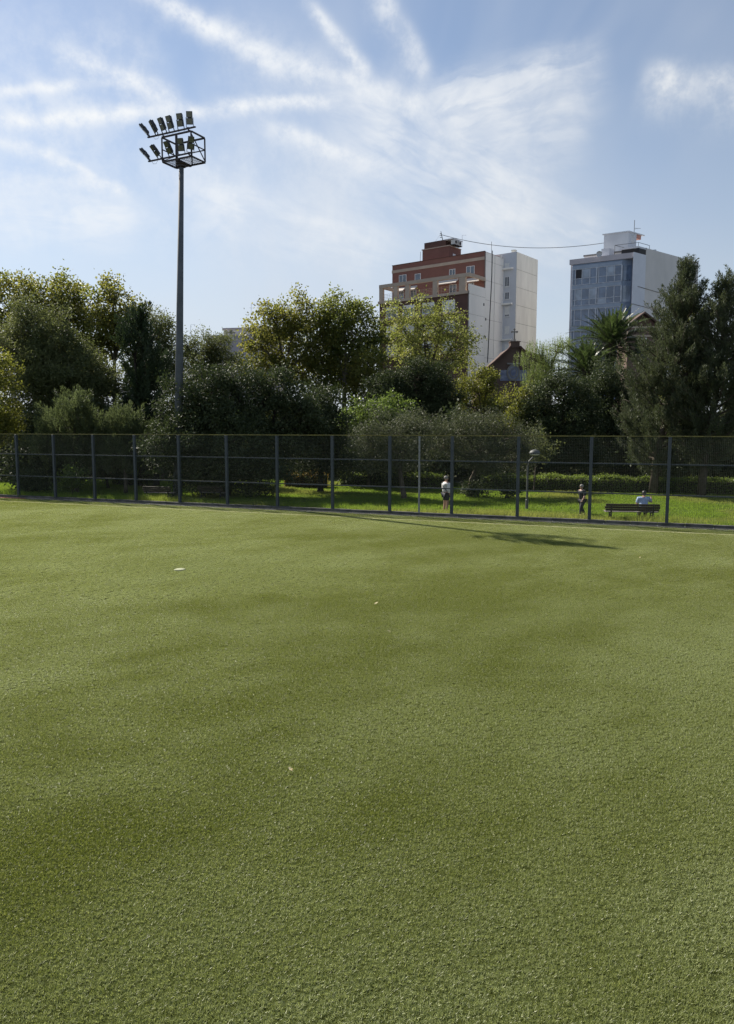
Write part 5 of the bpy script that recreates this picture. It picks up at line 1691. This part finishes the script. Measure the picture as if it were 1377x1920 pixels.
# --- park lamp
lp = ground(988, 957)
lamp = thing('park_lamp', (lp.x, lp.y, 0), 'slender park lamp with a dark mushroom shade behind the fence', 'lamp')
M_LPOST = mat('lamp_post_paint', (0.1, 0.105, 0.1), 0.6, (0.07, 0.075, 0.07), 4, 4)
M_LGLASS = mat('lamp_diffuser', (0.62, 0.62, 0.55), 0.4, (0.5, 0.5, 0.44), 5, 3)
hz = at(1003, 852, lp.y).z
MB().tube([(lp.x, lp.y, 0), (lp.x, lp.y, 0.5), (lp.x, lp.y, 0.52), (lp.x, lp.y, hz - 0.55)], [0.075, 0.07, 0.05, 0.042], 10).build('post', M_LPOST, lamp, smooth=False)
hx = at(1003, 852, lp.y).x
MB().tube([(lp.x, lp.y, hz - 0.56), (lp.x + 0.06, lp.y, hz - 0.3), (lp.x + 0.22, lp.y, hz - 0.14), (hx, lp.y, hz - 0.06)], [0.042, 0.035, 0.03, 0.028], 8).build('arm', M_LPOST, lamp, smooth=True)
MB().lathe((hx, lp.y, hz), [(0.22, 0.02), (0.265, 0.03), (0.245, 0.1), (0.19, 0.17), (0.1, 0.215), (0.03, 0.23)], 20).build('shade', M_LPOST, lamp, smooth=True)
MB().lathe((hx, lp.y, hz), [(0.06, -0.055), (0.15, -0.045), (0.21, -0.015), (0.225, 0.018)], 20).build('diffuser', M_LGLASS, lamp, smooth=True)
# young tree with a pale stake-thin trunk behind the lamp
tree('young_tree', 'young thin pale stemmed tree behind the park lamp', 'tree', 46.5, 1004, [(1006, 832, 16, 18), (1012, 845, 14, 14)], 'grey', 90, None, 0.05, fork=0.0, mult=0.35)

# ------------------------------------------------------------------ people
M_SKIN = mat('skin', (0.42, 0.25, 0.18), 0.55, (0.38, 0.22, 0.16), 20, 2)
M_HAIRG = mat('grey_hair', (0.3, 0.28, 0.25), 0.6, (0.22, 0.2, 0.18), 60, 3)
M_HAIRD = mat('dark_hair', (0.018, 0.014, 0.012), 0.5, (0.03, 0.024, 0.02), 60, 3)
M_SHIRTW = mat('white_shirt', (0.72, 0.71, 0.69), 0.8, (0.64, 0.63, 0.62), 8, 4, 0.3, 14)
M_SHIRTB = mat('light_blue_shirt', (0.34, 0.44, 0.62), 0.8, (0.26, 0.36, 0.56), 9, 4, 0.4, 14)
M_NAVY = mat('navy_shorts', (0.018, 0.02, 0.035), 0.8, (0.028, 0.03, 0.045), 10, 4, 0.3, 14)
M_DARKC = mat('dark_clothes', (0.022, 0.024, 0.03), 0.85, (0.035, 0.036, 0.045), 10, 4, 0.3, 14)
M_SHOE = mat('shoe', (0.3, 0.29, 0.28), 0.7)
M_SHOED = mat('dark_shoe', (0.03, 0.028, 0.026), 0.6)


def skin(name, pts, edges, mt, parent, M, loc, rootv=0, sub=2):
    """surface grown round a skeleton: pts = {key: (x, y, z, rx, ry)}"""
    keys = list(pts)
    me = bpy.data.meshes.new(name)
    me.from_pydata([tuple(M @ Vector(pts[k][:3])) for k in keys], [(keys.index(a), keys.index(b)) for a, b in edges], [])
    me.materials.append(mt)
    o = bpy.data.objects.new(name, me)
    COL.objects.link(o)
    o.parent = parent
    sm_ = o.modifiers.new('skin', 'SKIN')
    sm_.use_smooth_shade = True
    for i, k in enumerate(keys):
        me.skin_vertices[0].data[i].radius = (pts[k][3], pts[k][4])
        me.skin_vertices[0].data[i].use_root = (i == rootv)
    sb = o.modifiers.new('subsurf', 'SUBSURF')
    sb.levels = sb.render_levels = sub
    return o


def ball(c, r, M, n=10):
    mb = MB()
    vs, fs = [], []
    for i in range(n + 1):
        th = math.pi * i / n
        for k in range(n * 2):
            ph = math.pi * k / n
            vs.append(M @ (Vector(c) + Vector((r[0] * math.sin(th) * math.cos(ph), r[1] * math.sin(th) * math.sin(ph), r[2] * math.cos(th)))))
    w2 = n * 2
    for i in range(n):
        for k in range(w2):
            fs.append((i * w2 + k, (i + 1) * w2 + k, (i + 1) * w2 + (k + 1) % w2, i * w2 + (k + 1) % w2))
    mb.add(vs, fs)
    return mb


def local_build(mb, name, mt, parent):
    me = bpy.data.meshes.new(name)
    me.from_pydata(mb.v, [], mb.f)
    me.materials.append(mt)
    me.polygons.foreach_set('use_smooth', [True] * len(me.polygons))
    o = bpy.data.objects.new(name, me)
    COL.objects.link(o)
    o.parent = parent
    return o


def person(label, loc, yaw, H, pose, look):
    """pose: joint positions as fractions of the height H (x right, y forward, z up)"""
    root = thing('person', loc, label, 'person')
    M = Matrix.Rotation(yaw, 3, 'Z') @ Matrix.Scale(H, 3)
    J = dict(pelvis=(0, 0, .53), waist=(0, 0, .61), chest=(0, .005, .73), collar=(0, -.005, .805), neck=(0, 0, .845), chin=(0, .015, .885), skull=(0, .008, .935), crown=(0, 0, .975))
    for s, x in (('l', -1), ('r', 1)):
        J.update({'sh' + s: (.115 * x, 0, .8), 'el' + s: (.15 * x, -.02, .635), 'wr' + s: (.155 * x, .03, .5), 'pa' + s: (.155 * x, .045, .462),
                  'hi' + s: (.052 * x, 0, .5), 'kn' + s: (.055 * x, .01, .275), 'an' + s: (.055 * x, -.01, .045), 'to' + s: (.062 * x, .085, .02)})
    J.update(pose)
    RD = dict(pelvis=(.085, .062), waist=(.075, .055), chest=(.095, .06), collar=(.055, .045), neck=(.032, .032), chin=(.036, .04), skull=(.045, .055), crown=(.026, .032),
              sh=(.04, .04), el=(.026, .026), wr=(.018, .016), pa=(.022, .012), hi=(.06, .06), kn=(.04, .04), an=(.024, .026), to=(.02, .016))
    pts = {k: (*v, *[r * H for r in RD.get(k, RD.get(k[:2], (.02, .02)))]) for k, v in J.items()}
    ed = [('pelvis', 'waist'), ('waist', 'chest'), ('chest', 'collar'), ('collar', 'neck'), ('neck', 'chin'), ('chin', 'skull'), ('skull', 'crown')]
    for s in 'lr':
        ed += [('collar', 'sh' + s), ('sh' + s, 'el' + s), ('el' + s, 'wr' + s), ('wr' + s, 'pa' + s), ('pelvis', 'hi' + s), ('hi' + s, 'kn' + s), ('kn' + s, 'an' + s), ('an' + s, 'to' + s)]
    skin('body', pts, ed, M_SKIN, root, M, loc)
    # fingers: each its own short chain rooted in the palm
    for s, x in (('l', -1), ('r', 1)):
        wr, pa = Vector(J['wr' + s]), Vector(J['pa' + s])
        d = (pa - wr).normalized()
        sd = Vector((0, 1, 0)) if abs(d.y) < 0.8 else Vector((1, 0, 0))
        sd = (sd - d * sd.dot(d)).normalized()
        cu_ = d.cross(sd).normalized() * -x
        for q in range(5):
            if q < 4:
                r0 = pa + sd * (.018 - .012 * q)
                l_ = (.04, .046, .043, .034)[q]
                chain = [r0, r0 + d * l_ * .55 + cu_ * .004, r0 + d * l_ * .95 + cu_ * .016]
            else:
                r0 = wr.lerp(pa, .45) + sd * .014
                chain = [r0, r0 + d * .018 + sd * .018, r0 + d * .04 + sd * .022]
            fp = {str(i): (*c, .0052 * H, .0052 * H) for i, c in enumerate(chain)}
            skin('thumb' if q == 4 else 'finger', fp, [('0', '1'), ('1', '2')], M_SKIN, root, M, loc, sub=1)

    def cloth(name, keys, grow, mt, stop=None):
        cp = {}
        for k in keys:
            v = J[k]
            r = RD.get(k, RD.get(k[:2]))
            g_ = grow.get(k, grow.get(k[:2], .014))
            cp[k] = (*v, (r[0] + g_) * H, (r[1] + g_) * H)
        e = [(a, b) for a, b in ed if a in cp and b in cp]
        for a, b, f in (stop or []):
            va, vb = Vector(J[a]), Vector(J[b])
            ra, rb_ = RD.get(a, RD.get(a[:2])), RD.get(b, RD.get(b[:2]))
            v = va.lerp(vb, f)
            g_ = grow.get(a + b, .016)
            cp[a + b] = (*v, (ra[0] + (rb_[0] - ra[0]) * f + g_) * H, (ra[1] + (rb_[1] - ra[1]) * f + g_) * H)
            e.append((a, a + b))
        return skin(name, cp, e, mt, root, M, loc)
    look(root, cloth, J, M)
    # face
    ch, sk = Vector(J['chin']), Vector(J['skull'])
    fw = Vector((0, 1, 0))
    for x in (-.018, .018):
        local_build(ball(sk + fw * .046 + Vector((x, 0, -.004)), (.006, .005, .005), M, 6), 'eye', M_HAIRD, root)
    local_build(ball(sk.lerp(ch, .35) + fw * .055, (.007, .012, .012), M, 6), 'nose', M_SKIN, root)
    local_build(ball(ch + fw * .036 + Vector((0, 0, .008)), (.014, .005, .004), M, 6), 'mouth', mat('lips', (0.3, 0.12, 0.1), 0.5), root)
    for x in (-.045, .045):
        local_build(ball(sk + Vector((x, -.004, -.008)), (.006, .012, .018), M, 6), 'ear', M_SKIN, root)
    return root


def hair(root, J, M, mt, full=0.0):
    sk = Vector(J['skull'])
    mb = ball(sk + Vector((0, -.012, .012)), (.053, .062, .056), M, 10)
    local_build(mb, 'hair', mt, root)


# 1: standing man, white shirt, strap, dark shorts
def look_white(root, cloth, J, M):
    cloth('shirt', ['pelvis', 'waist', 'chest', 'collar', 'shl', 'shr', 'ell', 'elr'], {'pelvis': .026, 'waist': .03, 'chest': .022, 'collar': .012, 'sh': .018, 'el': .02}, M_SHIRTW, [('ell', 'wrl', .7), ('elr', 'wrr', .7)])
    cloth('shorts', ['pelvis', 'hil', 'hir'], {'pelvis': .016, 'hi': .014}, M_NAVY, [('hil', 'knl', .8), ('hir', 'knr', .8)])
    for s in 'lr':
        a, t_ = Vector(J['an' + s]), Vector(J['to' + s])
        local_build(ball(a.lerp(t_, .5) + Vector((0, 0, -.012)), (.034, .075, .03), M, 8), 'shoe', M_SHOE, root)
    hair(root, J, M, M_HAIRG)
    mb = MB()
    mb.tube([M @ Vector(v) for v in ((-.075, .0, .835), (-.03, .085, .78), (.06, .095, .68), (.1, .06, .6), (.1, -.05, .6), (.0, -.1, .72), (-.06, -.075, .81), (-.075, 0, .835))], .014, 5)
    local_build(mb, 'bag_strap', M_DARKC, root)


pm_ = ground(837, 961)
person('man in white shirt and dark shorts standing behind a fence post', (pm_.x - 0.02, pm_.y, 0), R(-62), 1.68,
       {'ell': (-.15, .0, .645), 'wrl': (-.13, .09, .56), 'pal': (-.115, .12, .545), 'anl': (-.06, -.03, .045), 'tol': (-.068, .065, .02)}, look_white)


# 2: walker in dark clothes
def look_dark(root, cloth, J, M):
    cloth('coat', ['pelvis', 'waist', 'chest', 'collar', 'shl', 'shr', 'ell', 'elr'], {'pelvis': .026, 'waist': .024, 'chest': .02, 'collar': .014, 'sh': .016, 'el': .016}, M_DARKC, [('hil', 'knl', .45), ('hir', 'knr', .45)] if False else None)
    cloth('trousers', ['pelvis', 'hil', 'hir', 'knl', 'knr'], {'pelvis': .014, 'hi': .014, 'kn': .016}, M_DARKC, [('knl', 'anl', .9), ('knr', 'anr', .9)])
    for s in 'lr':
        a, t_ = Vector(J['an' + s]), Vector(J['to' + s])
        local_build(ball(a.lerp(t_, .5) + Vector((0, 0, -.01)), (.034, .075, .032), M, 8), 'shoe', M_SHOED, root)
    hair(root, J, M, M_HAIRG)


pw_ = ground(1091, 969)
person('person in dark clothes walking across the lawn behind the fence', (pw_.x, pw_.y, 0), R(118), 1.42,
       {'chest': (0, .02, .73), 'collar': (0, .02, .805), 'neck': (0, .03, .845), 'chin': (0, .05, .885), 'skull': (0, .045, .935), 'crown': (0, .035, .975), 'shl': (-.115, .02, .8), 'shr': (.115, .02, .8),
        'ell': (-.15, .05, .65), 'wrl': (-.145, .12, .53), 'pal': (-.14, .14, .5), 'elr': (.15, -.05, .645), 'wrr': (.155, -.06, .51), 'par': (.155, -.05, .47),
        'knl': (-.055, .09, .285), 'anl': (-.055, .1, .055), 'tol': (-.06, .18, .04), 'knr': (.055, -.03, .275), 'anr': (.055, -.15, .09), 'tor': (.06, -.09, .025)}, look_dark)


# 3: seated person in light blue, back to the viewer, elbow raised
def look_blue(root, cloth, J, M):
    cloth('shirt', ['pelvis', 'waist', 'chest', 'collar', 'shl', 'shr'], {'pelvis': .02, 'waist': .03, 'chest': .026, 'collar': .014, 'sh': .018}, M_SHIRTB, [('shl', 'ell', .75), ('shr', 'elr', .75)])
    cloth('trousers', ['pelvis', 'hil', 'hir', 'knl', 'knr'], {'pelvis': .012, 'hi': .014, 'kn': .016}, M_DARKC, [('knl', 'anl', .9), ('knr', 'anr', .9)])
    for s in 'lr':
        a, t_ = Vector(J['an' + s]), Vector(J['to' + s])
        local_build(ball(a.lerp(t_, .5) + Vector((0, 0, -.01)), (.034, .075, .03), M, 8), 'shoe', M_SHOED, root)
    hair(root, J, M, M_HAIRD)


seat_z = 0.395
Hs = 1.7
zoff = seat_z / Hs + 0.055                     # pelvis height as a fraction of the body height
up_ = lambda dx, dy, dz: (dx, dy, zoff + dz)
ps_ = Vector((bm_.x, bm_.y + 0.15, 0)) + Matrix.Rotation(FANG + R(14), 3, 'Z') @ Vector((0.48, 0.14, 0))
person('person in a light blue shirt sitting on the bench with one arm raised', (ps_.x, ps_.y, 0), FANG + R(8), Hs, {
    'pelvis': up_(0, 0, 0), 'waist': up_(0, .01, .08), 'chest': up_(0, .05, .19), 'collar': up_(0, .075, .262), 'neck': up_(0.01, .09, .3), 'chin': up_(0.015, .115, .335), 'skull': up_(0.015, .11, .385), 'crown': up_(0.015, .105, .425),
    'shl': up_(-.11, .07, .255), 'shr': up_(.115, .075, .258), 'ell': up_(-.15, .13, .1), 'wrl': up_(-.08, .25, .06), 'pal': up_(-.05, .28, .06),
    'elr': up_(.2, .17, .16), 'wrr': up_(.2, .26, .27), 'par': up_(.19, .275, .305),
    'hil': up_(-.055, .03, -.01), 'hir': up_(.055, .03, -.01), 'knl': up_(-.07, .26, .0), 'knr': up_(.075, .26, .0), 'anl': (-.07, .27, .05), 'anr': (.075, .25, .05), 'tol': (-.075, .36, .02), 'tor': (.085, .34, .02)}, look_blue)
